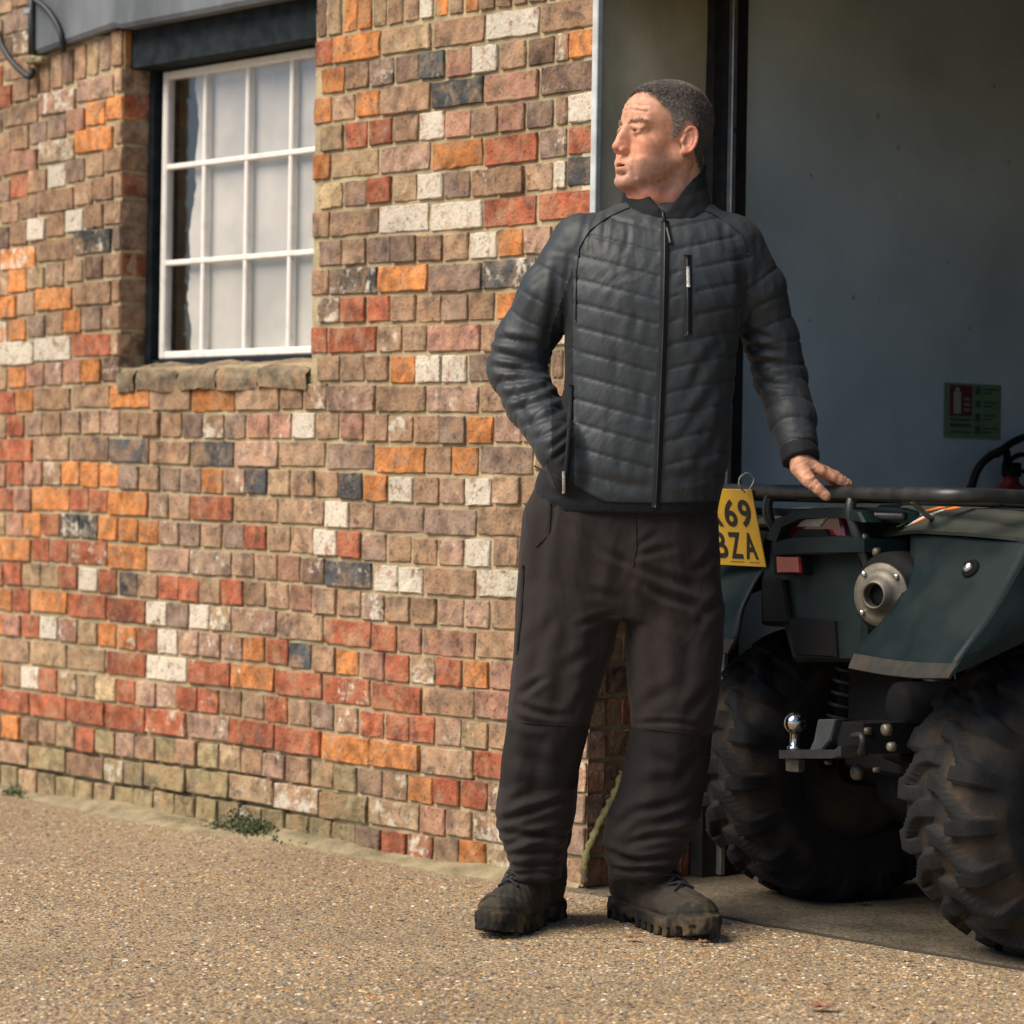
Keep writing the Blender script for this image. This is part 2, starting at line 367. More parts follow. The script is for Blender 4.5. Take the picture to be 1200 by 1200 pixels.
def ground_extra(t, b, pos, cout):
    L = t.links.new
    v = N(t, 'ShaderNodeTexVoronoi'); v.inputs['Scale'].default_value = 125; v.inputs['Randomness'].default_value = 1; L(pos, v.inputs['Vector'])
    sp = N(t, 'ShaderNodeSeparateColor'); L(v.outputs['Color'], sp.inputs[0])
    rp = N(t, 'ShaderNodeValToRGB'); L(sp.outputs[0], rp.inputs[0])
    e = rp.color_ramp.elements; e[0].color = (.12, .09, .058, 1); e[1].color = (.80, .68, .50, 1); e[1].position = 1
    for p, c in ((.25, (.28, .205, .125, 1)), (.55, (.43, .32, .19, 1)), (.82, (.58, .44, .27, 1)), (.93, (.15, .155, .16, 1))):
        q = e.new(p); q.color = c
    n = N(t, 'ShaderNodeTexNoise'); n.inputs['Scale'].default_value = 1.6; n.inputs['Detail'].default_value = 7; L(pos, n.inputs['Vector'])
    mr = N(t, 'ShaderNodeMapRange'); mr.inputs[1].default_value = .3; mr.inputs[2].default_value = .7; mr.inputs[3].default_value = .62; mr.inputs[4].default_value = 1.05; L(n.outputs[0], mr.inputs[0])
    mx = N(t, 'ShaderNodeMix', data_type='RGBA', blend_type='MULTIPLY'); mx.inputs[0].default_value = 1; L(rp.outputs[0], mx.inputs[6]); L(mr.outputs[0], mx.inputs[7])
    m6 = N(t, 'ShaderNodeMix', data_type='RGBA'); L(cout, m6.inputs[6]); L(mx.outputs[2], m6.inputs[7])
    m7 = N(t, 'ShaderNodeMapRange'); m7.inputs[1].default_value = .35; m7.inputs[2].default_value = .8; m7.inputs[3].default_value = .95; m7.inputs[4].default_value = 0; L(v.outputs['Distance'], m7.inputs[0]); L(m7.outputs[0], m6.inputs[0])
    L(m6.outputs[2], b.inputs['Base Color'])
    bp = N(t, 'ShaderNodeBump'); bp.inputs['Strength'].default_value = 1; bp.inputs['Distance'].default_value = .004; bp.invert = True
    L(v.outputs['Distance'], bp.inputs['Height']); L(bp.outputs[0], b.inputs['Normal'])
M_ground = mat('exposed_aggregate', (.38, .29, .18), .9, col2=(.25, .19, .12), vs=20, extra=ground_extra, spec=.3)
M_pebble = mat('aggregate_pebble', (1, 1, 1), .75, attr=.5, vs=120, spec=.4)

# ------------------------------------------------------------------ ground
g = 150
props(mk('yard_ground', [(-g, -g, 0), (g, -g, 0), (g, g, 0), (-g, g, 0)], [(0, 1, 2, 3)], M_ground), kind='structure')
# the slab inside the doorway, its edge a little ragged and standing 6 mm proud
edge = []
for i in range(41):
    u = .25 - i * .085
    edge.append(WL(u, .006, -.035 + .004 * math.sin(i * 1.7) + random.uniform(-.003, .003)))
V = [tuple(p) for p in edge] + [tuple(WL(-3.15, .006, 5.0)), tuple(WL(.25, .006, 5.0))]
V2 = V + [(p[0], p[1], -.05) for p in V]; n = len(V)
props(mk('slab_floor', V2, [tuple(range(n))[::-1]] + [(i, (i + 1) % n, n + (i + 1) % n, n + i) for i in range(n)], M_concrete), kind='structure')
# the open joint in front of the slab
jt = []
for i in range(40):
    u = -.24 - i * .05
    jt.append(Vector(WL(u, .003, -.045 + .004 * math.sin(i * .85 * 1.7) + random.uniform(-.003, .003))))
V, f = tube(jt, [.0025 + .002 * random.random() for _ in jt], 6)
V[:, 2] = np.minimum(V[:, 2], .0055)
props(mk('joint_gap', V, f, mat('joint_dirt', (.055, .046, .035), .95)), kind='structure')

# cement strip at the foot of the wall
us = np.linspace(.01, 3.2, 90); V = []; prof = [(.0, .022), (-.030, .018), (-.055, .011), (-.078, .001), (-.085, -.02)]
for i, u in enumerate(us):
    w = min(1, .15 + u / .5) + .35 * min(1, u) * math.sin(u * 4.1 + 1) + random.uniform(-.12, .12); hh = 1 + .35 * math.sin(u * 7.3) + random.uniform(-.15, .15)
    for d, z in prof: V.append(tuple(WL(u, z * hh if z > 0 else z, (d * w if d < 0 else .02))))
f = [(i * 5 + k, i * 5 + k + 1, (i + 1) * 5 + k + 1, (i + 1) * 5 + k) for i in range(89) for k in range(4)]
props(mk('cement_strip', V, f, M_kerb, smooth=True), kind='structure')

# loose and half set stones of the aggregate
def pebbles(n, seed, rmin, rmax):
    r = np.random.default_rng(seed); Y = 5.05 + (r.random(n) ** 1.25) * 3.9
    X = (r.random(n) - .5) * 2 * (600 / F) * 1.04 * Y
    p = np.stack([X, Y, np.zeros(n)], 1); d = (p - W0) @ NI; u = (p - W0) @ DL
    p = p[(d < -.06) & ~((u > .05) & (d > -.12))]; n = len(p)
    base = np.array([(x, y, z) for z in (-.8, .55) for x, y in ((-1, -.8), (1, -.75), (.95, .8), (-.95, .85))], float) * .8
    base[4:, :2] *= .72
    rad = (rmin + (rmax - rmin) * r.random(n) ** 2.2)
    V = base[None] * rad[:, None, None] * r.uniform(.65, 1.3, (n, 8, 3)); V[:, :, 2] *= .75
    a = r.random(n) * 6.28; c, s = np.cos(a)[:, None], np.sin(a)[:, None]
    V = np.stack([V[..., 0] * c - V[..., 1] * s, V[..., 0] * s + V[..., 1] * c, V[..., 2]], -1)
    p[:, 2] = -rad * .10; V += p[:, None]
    fb = np.array([(4, 5, 6, 7), (0, 1, 5, 4), (1, 2, 6, 5), (2, 3, 7, 6), (3, 0, 4, 7)])
    nzp = wob(p, 1, .9, 51) + wob(p, .6, 2.3, 52); kp = r.random(n) < np.clip(.74 + .22 * nzp, .25, 1); p = p[kp]; nzp = nzp[kp]; rad = rad[kp]; V = V[kp]; n = len(p)
    pal = 1.6 * np.array([(.26, .175, .085), (.34, .24, .13), (.15, .11, .075), (.42, .34, .23), (.065, .06, .055), (.30, .15, .06), (.50, .45, .36), (.17, .17, .17)])
    ci = r.choice(8, n, p=[.24, .17, .20, .08, .15, .08, .03, .05]); cc = pal[ci] * r.uniform(.75, 1.2, (n, 1)) * (1 + .11 * nzp[:, None])
    Fc = (fb[None] + (np.arange(n) * 8)[:, None, None]).reshape(-1, 4)
    return V.reshape(-1, 3), Fc, np.repeat(cc, 8, 0)
V, Fc, cc = pebbles(90000, 3, .0016, .0068)
V_, F_, c_ = pebbles(5200, 9, .0060, .0105); V_[:, 2] = V_[:, 2] * .6; Fc = np.concatenate([Fc, F_ + len(V)]); V = np.concatenate([V, V_]); cc = np.concatenate([cc, c_ * .95])
props(mk('loose_aggregate', V, Fc, M_pebble, col=cc), kind='stuff', label='small stones set in the exposed aggregate of the yard')

# ------------------------------------------------------------------ brick wall
wall = root('brick_wall', tuple(WL(0, 0, 0)), 'old patched red brick wall with lime stains and a white barred window', 'wall')
uR = wall_uz(366, 220)[0]; uL = wall_uz(141, 220)[0]
ZB, ZT, ZS = 1.292, 2.128, 2.238
PAL = {'b': (.285, .180, .112), 'm': (.235, .165, .125), 'k': (.34, .225, .145), 'o': (.50, .195, .062), 'r': (.33, .10, .052),
       'd': (.062, .068, .072), 't': (.33, .235, .14), 'p': (.36, .19, .135), 'g': (.27, .22, .12), 'w': (.34, .22, .16),
       'x': (.36, .22, .16), 'y': (.55, .42, .24), 'n': (.15, .095, .07)}
MARK = [  # bricks one can point out in the photo: pixel and colour
 (678,42,'o'),(600,25,'x'),(530,68,'p'),(560,62,'x'),(424,58,'o'),(500,72,'d'),(379,96,'o'),(385,120,'o'),(427,118,'o'),(535,105,'d'),
 (500,146,'x'),(675,116,'x'),(650,120,'w'),(407,160,'r'),(530,172,'o'),(665,150,'r'),(385,190,'o'),(424,190,'t'),(675,193,'d'),(650,205,'x'),
 (400,225,'y'),(431,222,'r'),(459,220,'t'),(490,213,'x'),(466,255,'x'),(530,247,'x'),(555,280,'x'),(585,276,'o'),(615,276,'w'),(600,235,'r'),(655,238,'r'),
 (420,327,'d'),(466,322,'o'),(590,315,'d'),(589,348,'o'),(431,360,'r'),(463,425,'o'),(494,427,'x'),(523,425,'x'),(405,466,'w'),(540,462,'w'),
 (552,493,'o'),(583,495,'w'),(410,492,'p'),(465,540,'o'),(530,534,'o'),(403,562,'d'),(430,563,'o'),(458,567,'x'),(520,567,'w'),(550,567,'x'),
 (400,600,'x'),(393,632,'x'),(515,634,'w'),(545,632,'x'),(400,670,'d'),(445,670,'x'),(500,672,'x'),(565,674,'x'),(390,738,'r'),(366,765,'d'),
 (130,140,'x'),(88,152,'p'),(70,172,'t'),(65,213,'x'),(24,220,'r'),(47,275,'x'),(88,270,'x'),(108,268,'d'),(120,140,'o'),(128,170,'o'),(140,112,'o'),
 (37,420,'x'),(82,418,'x'),(120,415,'r'),(105,445,'o'),(75,362,'o'),(85,385,'o'),(120,358,'w'),(150,478,'o'),(253,470,'o'),(240,470,'o'),
 (295,497,'p'),(320,497,'p'),(345,497,'x'),(130,520,'d'),(250,537,'d'),(80,563,'o'),(240,567,'o'),(270,565,'w'),(292,565,'d'),(318,565,'t'),(245,533,'d'),
 (80,623,'d'),(98,623,'d'),(165,627,'o'),(143,655,'o'),(160,687,'o'),(185,722,'x'),(235,723,'x'),(395,632,'x'),(375,660,'n'),(260,692,'r'),
 (98,690,'x'),(140,690,'d'),(118,750,'p'),(25,797,'x'),(187,757,'x'),(210,755,'x'),(230,753,'w'),(255,755,'w'),(283,757,'w'),(310,758,'o'),(338,758,'r'),
 (200,780,'x'),(235,785,'r'),(160,780,'r'),(290,785,'o'),(340,795,'r'),(390,800,'o'),(35,830,'r'),(72,835,'r'),(115,838,'r'),(160,845,'r'),(220,850,'w'),
 (285,855,'r'),(340,862,'r'),(380,870,'o'),(155,712,'o'),(110,660,'r'),(60,655,'r'),(40,600,'o'),(20,560,'r'),(30,655,'o'),(10,700,'o'),(75,780,'t'),
 (130,712,'r'),(100,712,'r'),(45,712,'o'),(130,730,'o'),(30,735,'r'),(70,600,'r'),(60,740,'x'),(105,805,'t'),(120,805,'y'),(180,812,'w'),(190,812,'w'),(235,815,'r'),
 (567,782,'o'),(475,772,'r'),(510,745,'p'),(505,820,'b'),(430,812,'r'),(445,860,'r'),(470,880,'o'),(505,925,'o'),(567,1000,'o'),(470,945,'t'),(420,770,'o'),
 (640,40,'b'),(480,100,'b'),(545,720,'w'),(520,690,'k'),(510,860,'w'),(540,960,'k'),(395,722,'r'),(350,700,'p'),(420,700,'b')]
mtex = []          # (pixel, code) of the marks, resolved to the nearest brick
bricks = []        # (u0,u1,z0,z1, kind)
for k in range(34):
    z0 = k * .076 + .004; z1 = z0 + .069
    if k % 2 == 1: ed = [i * .204 for i in range(18)]
    else: ed = [0, .102, .150] + [.150 + .102 * i for i in range(1, 34)]
    for a, b in zip(ed[:-1], ed[1:]):
        if k % 2 == 1 and random.random() < .14:
            ps = [(a, a + .102), (a + .102, b)]
        else: ps = [(a, b)]
        for p, q in ps:
            p2, q2 = p + .004 + random.uniform(-.0025, .0025), q - .004 + random.uniform(-.0025, .0025)
            if p == 0: p2 = 0.0
            up = wall_uz(34, 60)[0]
            if z0 > ZT - .02:
                if q <= up + .03: continue
                if p < up: p2 = up
            if z1 > ZB + .02 and z0 < ZT:
                if p2 < uR < q2: q2 = uR
                elif p2 < uL < q2: p2 = uL
                elif p2 >= uR and q2 <= uL: continue
            elif z1 > ZB - .07 and z0 < ZB:      # the sloping sill takes this course
                if p2 < uR < q2: q2 = uR
                elif p2 < uL < q2: p2 = uL
                elif p2 >= uR - .001 and q2 <= uL + .001: continue
            if q2 - p2 < .025: continue
            bricks.append([p2, q2, z0, z1, 'brick'])
def sag(u, z):      # the courses have settled: they dip and rise along the wall
    return -.010 * math.sin(u * 1.9 + .5) * min(1, z / .6) + .004 * math.sin(u * 5.3 + z * 2.0) - max(0, u - uL) * .10 * (max(0, z - .9) / 1.3) ** 1.3
cen = []
for b in bricks:
    um, zm = (b[0] + b[1]) / 2, (b[2] + b[3]) / 2
    x, y = pix(WL(um, zm + sag(um, zm))); cen.append((float(x), float(y)))
cen = np.array(cen); code = []
for (x, y) in cen:
    if y > 895 + (x * .05) and x < 430: c = random.choice('ggggtgk')
    elif y > 860 and x < 430: c = random.choice('gtgrwb')
    elif x < 330 and y > 730: c = random.choice('rrrotbbpk')
    elif x < 150 and y > 540: c = random.choice('rrooktpb')
    elif x < 28 and y > 300: c = random.choice('oorrk')
    elif y > 730: c = random.choice('rbbkmtpwr')
    else: c = random.choice('bbbbmmmmkkkkknbtrpw')
    code.append(c)
for (x, y, c) in MARK:
    d = np.hypot((cen[:, 0] - x) * .7, cen[:, 1] - y); i = int(d.argmin())
    if d[i] < 22: code[i] = c
LIME = {'x': .62, 'w': .40, 'y': .1}
def brick_mesh(w, h, dep, seed, rough=1.0):
    r = np.random.default_rng(seed); nx = 8 if w > .14 else 5; nz = 4
    V = []; idx = {}
    cx = r.uniform(.001, .0035, 4); bulge = r.uniform(-.0015, .0025)
    for j in range(nz + 1):
        for i in range(nx + 1):
            fx, fz = i / nx, j / nz
            x = (fx - .5) * w; z = (fz - .5) * h
            e = (i in (0, nx)) + (j in (0, nz))
            if i == 1: x = -w / 2 + .0035
            if i == nx - 1: x = w / 2 - .0035
            if j == 1: z = -h / 2 + .0035
            if j == nz - 1: z = h / 2 - .0035
            d = 0
            if e: d = .0024 if e == 1 else .0045
            if e == 2: x *= 1 - r.uniform(.01, .07) * rough; z *= 1 - r.uniform(.02, .12) * rough
            elif e: x *= 1 - r.uniform(0, 1) ** 2 * .035 * rough * (i in (0, nx)); z *= 1 - r.uniform(0, 1) ** 2 * .11 * rough * (j in (0, nz))
            d += r.normal() * .0009 * rough + (r.random() < .05) * .0022 * rough
            idx[i, j] = len(V); V.append((x, d, z))
    n0 = len(V); ring = [(i, 0) for i in range(nx)] + [(nx, j) for j in range(nz)] + [(i, nz) for i in range(nx, 0, -1)] + [(0, j) for j in range(nz, 0, -1)]
    for q in ring:
        x, d, z = V[idx[q]]; V.append((x, dep, z))
    f = [(idx[i, j], idx[i + 1, j], idx[i + 1, j + 1], idx[i, j + 1]) for j in range(nz) for i in range(nx)]
    m = len(ring)
    f += [(idx[ring[(k)]], n0 + k, n0 + (k + 1) % m, idx[ring[(k + 1) % m]]) for k in range(m)]
    return np.array(V), f
def place_brick(name, c, ax, ay, w, h, dep, seed, colr, lime, parent, rough=1.0, tilt=0.0):
    V, f = brick_mesh(w, h, dep, seed, rough)
    if tilt: ct, st = math.cos(tilt), math.sin(tilt); V = np.stack([V[:, 0] * ct - V[:, 2] * st, V[:, 1], V[:, 0] * st + V[:, 2] * ct], 1)
    W = np.array(c) + V[:, :1] * ax + V[:, 1:2] * ay + V[:, 2:3] * UP
    # left-handed frames need flipped faces
    if np.dot(np.cross(ax, ay), UP) < 0: f = [q[::-1] for q in f]
    col = np.tile(np.array([*colr, lime]), (len(V), 1))
    return mk(name, W, f, M_brick, parent, False, col=col, origin=tuple(c))
ordr = sorted(range(len(bricks)), key=lambda i: bricks[i][0])      # nearest to the doorway first
inview = [i for i in ordr if -15 < cen[i][0] < 1215 and -15 < cen[i][1] < 1215 and not (cen[i][0] > 640 and 250 < cen[i][1] < 1000)]
single = set(inview[:296]); rest_parts = []; rest_cols = []
AX = -DL           # +x of a brick runs right
for i, (u0, u1, z0, z1, _) in enumerate(bricks):
    c = code[i]; colr = np.array(PAL[c]) * random.uniform(.8, 1.25); lime = LIME.get(c, random.choice((.33, .38, .43, .48) if random.random() < .26 else (.1, .2, .27)))
    um, zm = (u0 + u1) / 2, (z0 + z1) / 2
    dd = max(-.004, min(.0008, random.gauss(-.0008, .0022))) - (random.uniform(.003, .006) if random.random() < .03 else 0)
    if z0 < .2: dd += random.uniform(-.006, .002)
    h = (z1 - z0) * random.uniform(.95, 1.03); w = (u1 - u0)
    ctr = WL(um, zm + sag(um, zm) + random.uniform(-.0015, .0015), dd)
    tl = random.gauss(0, .006)
    if i in single:
        place_brick('brick', ctr, AX, NI, w, h, .06, i, colr, lime, wall, 1.3 if c in 'og' else 1, tl)
    else:
        V, f = brick_mesh(w, h, .06, i)
        W = ctr + V[:, :1] * AX + V[:, 1:2] * NI + V[:, 2:3] * UP
        rest_parts.append((W, f)); rest_cols.append(np.tile(np.array([*colr, lime]), (len(V), 1)))
V, f = join(rest_parts)
if np.dot(np.cross(AX, NI), UP) < 0: f = [q[::-1] for q in f]
o = mk('brick_infill', V, f, M_brick, wall, False, col=np.concatenate(rest_cols)); props(o, kind='stuff')
# the row of bricks on edge over the courses, left of the window and right of it
def edge_row(u0, u1):
    u = u0; j = 0
    while u < u1 - .03:
        w = random.uniform(.056, .068); w = min(w, u1 - u)
        c = random.choice('obkmbrtnxo'); um = u + w / 2
        place_brick('edge_brick', WL(um, (ZT + ZS) / 2 + .002 + sag(um, 2.15), random.gauss(0, .002)), AX, NI, w - .009, ZS - ZT - .008, .06, 9000 + j + int(u * 1000),
                    np.array(PAL[c]) * random.uniform(.8, 1.2), LIME.get(c, .2), wall, 1.1)
        u += w; j += 1
edge_row(0, uR); edge_row(uL, wall_uz(34, 60)[0])
# mortar bed behind the faces
def mortar_patch(u0, u1, z0, z1, step=.018):
    nu = max(2, int((u1 - u0) / step)); nz = max(2, int((z1 - z0) / step)); U = np.linspace(u0, u1, nu + 1); Zs = np.linspace(z0, z1, nz + 1)
    pts = np.array([(u, z) for z in Zs for u in U]); P3 = np.array([WL(u, z) for u, z in pts])
    d = .0056 + np.abs(wob(P3, .0020, 5, 5)) + wob(P3, .0011, 17, 9); d = np.maximum(d, .0048)
    low = np.clip((.30 - pts[:, 1]) / .2, 0, 1) * np.clip((pts[:, 0] - .9) / .4, 0, 1); d += low * .020
    V = P3 + d[:, None] * NI
    f = np.array([(j * (nu + 1) + i, j * (nu + 1) + i + 1, (j + 1) * (nu + 1) + i + 1, (j + 1) * (nu + 1) + i) for j in range(nz) for i in range(nu)])
    return V, f[:, ::-1]
parts = [mortar_patch(0, uR, 0, ZS), mortar_patch(uR, uL, 0, ZB - .06), mortar_patch(uL, 3.6, 0, ZS), mortar_patch(wall_uz(34, 60)[0], 3.6, ZS, 2.7)]
V, f = join([(a, b.tolist()) for a, b in parts]); mk('mortar', V, f, M_mortar, wall, True)
# solid body of the wall behind the bed (keeps light out)
body = [wbox(0.012, uR - .012, 0, 4.6, .03, .345), wbox(uR - .012, uL + .12, 0, ZB - .06, .03, .345), wbox(uL + .11, 3.6, 0, 4.6, .03, .345), wbox(uR - .012, uL + .11, ZS + .1, 4.6, .04, .345)]
V, f = join(body); mk('wall_core', V, f, M_mortar, wall)
# left reveal of the window: end faces of the same courses
for k in range(17, 29):
    z0 = k * .076 + .005; z0 = max(z0, ZB); hh = .067
    if k == 28: hh = ZS - ZT - .01
    c = random.choice('rnobrmbk'); um = uL
    place_brick('reveal_brick', WL(uL - .0005, z0 + hh / 2 + sag(uL, z0), .055 + .003), NI, DL, .100, hh, .05, 500 + k, np.array(PAL[c]) * .85, .25, wall)  # reveal bricks toned down: the shade of the recess is in their colour
mk('reveal_mortar', *wbox(uL + .006, uL + .05, ZB - .05, ZS, .012, .35), M_mortar, wall)
# brick reveal of the doorway
for k in range(0, 12):
    z0 = k * .076 + .005; ws = [.102, .204] if k % 2 else [.204, .102]
    d = .012
    for q, w in enumerate(ws + [.05]):
        c = random.choice('nmbrn')
        if d + w > .36: w = .36 - d
        place_brick('jamb_brick', WL(.004, z0 + .033, d + w / 2), NI, DL, w - .009, .066, .05, 700 + k * 5 + q, np.array(PAL[c]) * .8, .2, wall)  # darker brick colours paint in the shade inside the doorway
        d += w
mk('jamb_mortar', *wbox(.010, .06, 0, .92, .014, .36), M_mortar, wall)
# upper jamb: stained render over the brick, broken off at its foot
nz, nd = 60, 14; V = []
for j in range(nz + 1):
    z = .88 + (3.0 - .88) * j / nz
    for i in range(nd + 1):
        d = .004 + .356 * i / nd; p = WL(0, z if j else .88 + .03 * math.sin(i * 1.7) + random.uniform(-.01, .01), d)
        V.append(p + DL * (-.006 + .003 * math.sin(z * 9 + i * .8) + random.uniform(-.0008, .0008)))
f = [(j * (nd + 1) + i, j * (nd + 1) + i + 1, (j + 1) * (nd + 1) + i + 1, (j + 1) * (nd + 1) + i) for j in range(nz) for i in range(nd)]
mk('jamb_render', V, f, M_render, wall, True)
mk('render_edge', *wbox(-.004, .05, .885, 3.0, .004, .05), M_render, wall)
mk('corner_bead', *wbox(-.016, .004, 0.93, 3.0, -.014, .003, .002), M_bead, wall)
mk('jamb_core', *wbox(.02, .30, .0, 3.3, .02, .345), M_render, wall)

# sill of rounded, weathered bricks
u = uR; j = 0; sill_parts = []
while u < uL - .02:
    w = min(random.uniform(.17, .23), uL - u)
    if uL - (u + w) < .05: w = uL - u
    n = 9; m = 11; V = []; rr = np.random.default_rng(60 + j)
    for i in range(n + 1):
        uu = u + .003 + (w - .006) * i / n
        for q in range(m + 1):
            t = q / m; a = t * math.pi * .5
            # from the back top, over the round nose, down the front
            if t < .45: d = .085 - (t / .45) * .075; z = ZB - .008 - (t / .45) * .022
            elif t < .8: aa = (t - .45) / .35 * math.pi / 2; d = .010 - .024 * math.sin(aa); z = ZB - .030 - .026 * (1 - math.cos(aa))
            else: d = -.014 + (t - .8) / .2 * .004; z = ZB - .056 - (t - .8) / .2 * .034
            e = 1 if i in (0, n) else 0
            dn = rr.normal() * .0022 + .006 * e
            V.append(WL(uu, z - dn * .5 + .004 * math.sin(uu * 21), d + dn + .004 * math.sin(uu * 33 + j)))
    f = [(i * (m + 1) + q, (i + 1) * (m + 1) + q, (i + 1) * (m + 1) + q + 1, i * (m + 1) + q + 1) for i in range(n) for q in range(m)]
    col = np.tile(np.array([*(np.array((.205, .165, .11)) * random.uniform(.8, 1.2)), .3]), (len(V), 1))
    mk('sill_brick', V, f, M_brick, wall, True, col=col); u += w; j += 1
mk('sill_bed', *wbox(uR, uL + .01, ZB - .1, ZB - .022, .012, .2), M_mortar, wall)

# ------------------------------------------------------------------ window
D = .105
mk('window_head', *wbox(uR - .05, uL + .10, ZT + .005, ZS + .14, .03, .30, .003), M_bluepaint, wall)
wf = mk('window', *join([wbox(uL - .024, uL + .002, ZB - .015, ZT + .006, D - .01, D + .08), wbox(uR - .05, uL - .024, ZB - .018, ZB + .004, D - .004, D + .08)]), M_bluepaint, wall)
wx0 = wall_uz(188, 250, D)[0]                       # left edge of the white frame
pw = .203; u_bars = [wx0 - pw * i for i in range(0, 6)]
zb = ZB + .006; zt = ZT; rowz = [zb, zb + (zt - zb) / 3, zb + 2 * (zt - zb) / 3, zt]
fr = [wbox(wx0 - .024, wx0, zb, zt, D, D + .03, .004), wbox(u_bars[-1], wx0 - .024, zb, zb + .022, D + .001, D + .031, .004), wbox(u_bars[-1], wx0 - .024, zt - .024, zt, D + .001, D + .031, .004)]
V, f = join(fr); mk('window_frame', V, f, M_white, wf)
for i in range(1, 5):
    mk('glazing_bar', *wbox(u_bars[i] - .008, u_bars[i] + .008, zb + .02, zt - .022, D + .004, D + .026, .003), M_white, wf)
for z in rowz[1:3]:
    mk('glazing_bar', *wbox(u_bars[-1], wx0 - .022, z - .008, z + .008, D + .002, D + .024, .003), M_white, wf)
def glass_extra(t, b, pos, cout):
    tr = N(t, 'ShaderNodeBsdfTransparent'); gl = N(t, 'ShaderNodeBsdfGlossy'); gl.inputs['Roughness'].default_value = .03
    lf = N(t, 'ShaderNodeLayerWeight'); lf.inputs['Blend'].default_value = .5; pw_ = N(t, 'ShaderNodeMath', operation='POWER'); pw_.inputs[1].default_value = 4; t.links.new(lf.outputs['Facing'], pw_.inputs[0])
    lw = N(t, 'ShaderNodeMath', operation='ADD'); lw.inputs[1].default_value = .055; t.links.new(pw_.outputs[0], lw.inputs[0]); mx = N(t, 'ShaderNodeMixShader')
    if b.inputs['Normal'].links: s_ = b.inputs['Normal'].links[0].from_socket; t.links.new(s_, gl.inputs['Normal'])
    t.links.new(lw.outputs[0], mx.inputs[0]); t.links.new(tr.outputs[0], mx.inputs[1]); t.links.new(gl.outputs[0], mx.inputs[2])
    t.links.new(mx.outputs[0], t.nodes['Material Output'].inputs['Surface'])
M_glass = mat('window_glass', (.9, .92, .92), .03, bump=.15, bs=6, bdist=.004, extra=glass_extra)
for i in range(5):
    for z0, z1 in zip(rowz[:-1], rowz[1:]):
        tl = random.uniform(-.002, .002)
        V, f = wbox(u_bars[i + 1] + .006, u_bars[i] - .006, z0 + .006, z1 - .006, D + .012 + tl, D + .0155 + tl)
        mk('pane', V, f, M_glass, wf)
# pale board set behind the panes, its torn left edge leaving a dark gap
M_board = mat('whitewashed_board', (.62, .575, .52), .7, col2=(.42, .40, .375), vs=5, detail=9, bump=.3, bs=40)
bu = wx0 - .105; V = []; nn = 60
for i in range(nn + 1):
    z = zb - .02 + (zt - zb + .06) * i / nn
    ju = .012 * math.sin(z * 9) + .006 * math.sin(z * 31) + random.uniform(-.004, .004) + (z - zb) * -.02
    V += [tuple(WL(bu + ju, z, D + .034)), tuple(WL(u_bars[-1] - .1, z, D + .034)), tuple(WL(bu + ju, z, D + .040)), tuple(WL(u_bars[-1] - .1, z, D + .040))]
f = [(4 * i, 4 * i + 4, 4 * i + 5, 4 * i + 1) for i in range(nn)] + [(4 * i, 4 * i + 2, 4 * i + 6, 4 * i + 4) for i in range(nn)] + [(4 * i + 2, 4 * i + 3, 4 * i + 7, 4 * i + 6) for i in range(nn)]
mk('window_board', V, f, M_board, wf)
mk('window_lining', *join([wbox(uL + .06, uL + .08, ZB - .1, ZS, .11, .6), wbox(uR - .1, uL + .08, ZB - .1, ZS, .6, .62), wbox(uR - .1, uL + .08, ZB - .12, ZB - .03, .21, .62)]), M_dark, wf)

# grey lintel over the window, standing a little proud
uE = wall_uz(46, 40)[0]
V = []; n = 40
for i in range(n + 1):
    uu = uR + (uE - uR) * i / n
    sg = sag(uu, 2.2) * .8 if uu > uL else 0
    for z, d in ((2.80, .02), (ZS + .004 + sg, .02), (ZS + .004 + sg, -.022), (ZS + .016 + sg, -.030), (2.80, -.030)):
        V.append(WL(uu, z, d + .0015 * math.sin(uu * 13)))
f = [(i * 5 + k, i * 5 + k + 1, (i + 1) * 5 + k + 1, (i + 1) * 5 + k) for i in range(n) for k in range(4)] + [tuple(range(5)), tuple(n * 5 + k for k in range(5))[::-1]]
mk('lintel', V, f, M_lintel, wall)
# top of the wall above, out of the picture
mk('upper_brickwork', *wbox(0, uR, ZS + .012, 4.6, .0, .04), M_mortar, wall)

# ------------------------------------------------------------------ shed
shed = root('shed', tuple(WL(-1.4, 0, 2)), 'dim open shed with grey plastered walls behind the quad bike', 'shed')
mk('side_wall', *wbox(0.0, .12, 0, 2.75, .47, 5.0), M_inner, shed)
mk('back_wall', *wbox(-3.2, .12, 0, 2.75, 5.0, 5.12), M_roof, shed)
mk('far_wall', *wbox(-3.2, -3.08, 0, 2.75, .1, 5.0), M_roof, shed)
mk('added_shade_box', *wbox(-3.0, -.03, 2.25, 2.60, .34, .80), M_roof, shed)  # unseen box, added to darken the top of the side wall
mk('ceiling', *wbox(-3.2, .12, 2.75, 2.80, .34, 5.12), M_roof, shed)
mk('door_lintel', *wbox(-3.0, 0.0, 2.15, 4.6, .0, .33), M_lintel, shed)  # out of view, set low to keep light off the upper side wall
mk('sky_block_wall', *wbox(-9.5, -3.0, 0, 4.6, 0, .33), M_mortar, shed)  # unseen run of the front wall, stretched and raised to block sky
mk('roof', *wbox(-9.6, 3.8, 4.6, 4.66, -.15, 5.4), M_roof, shed)
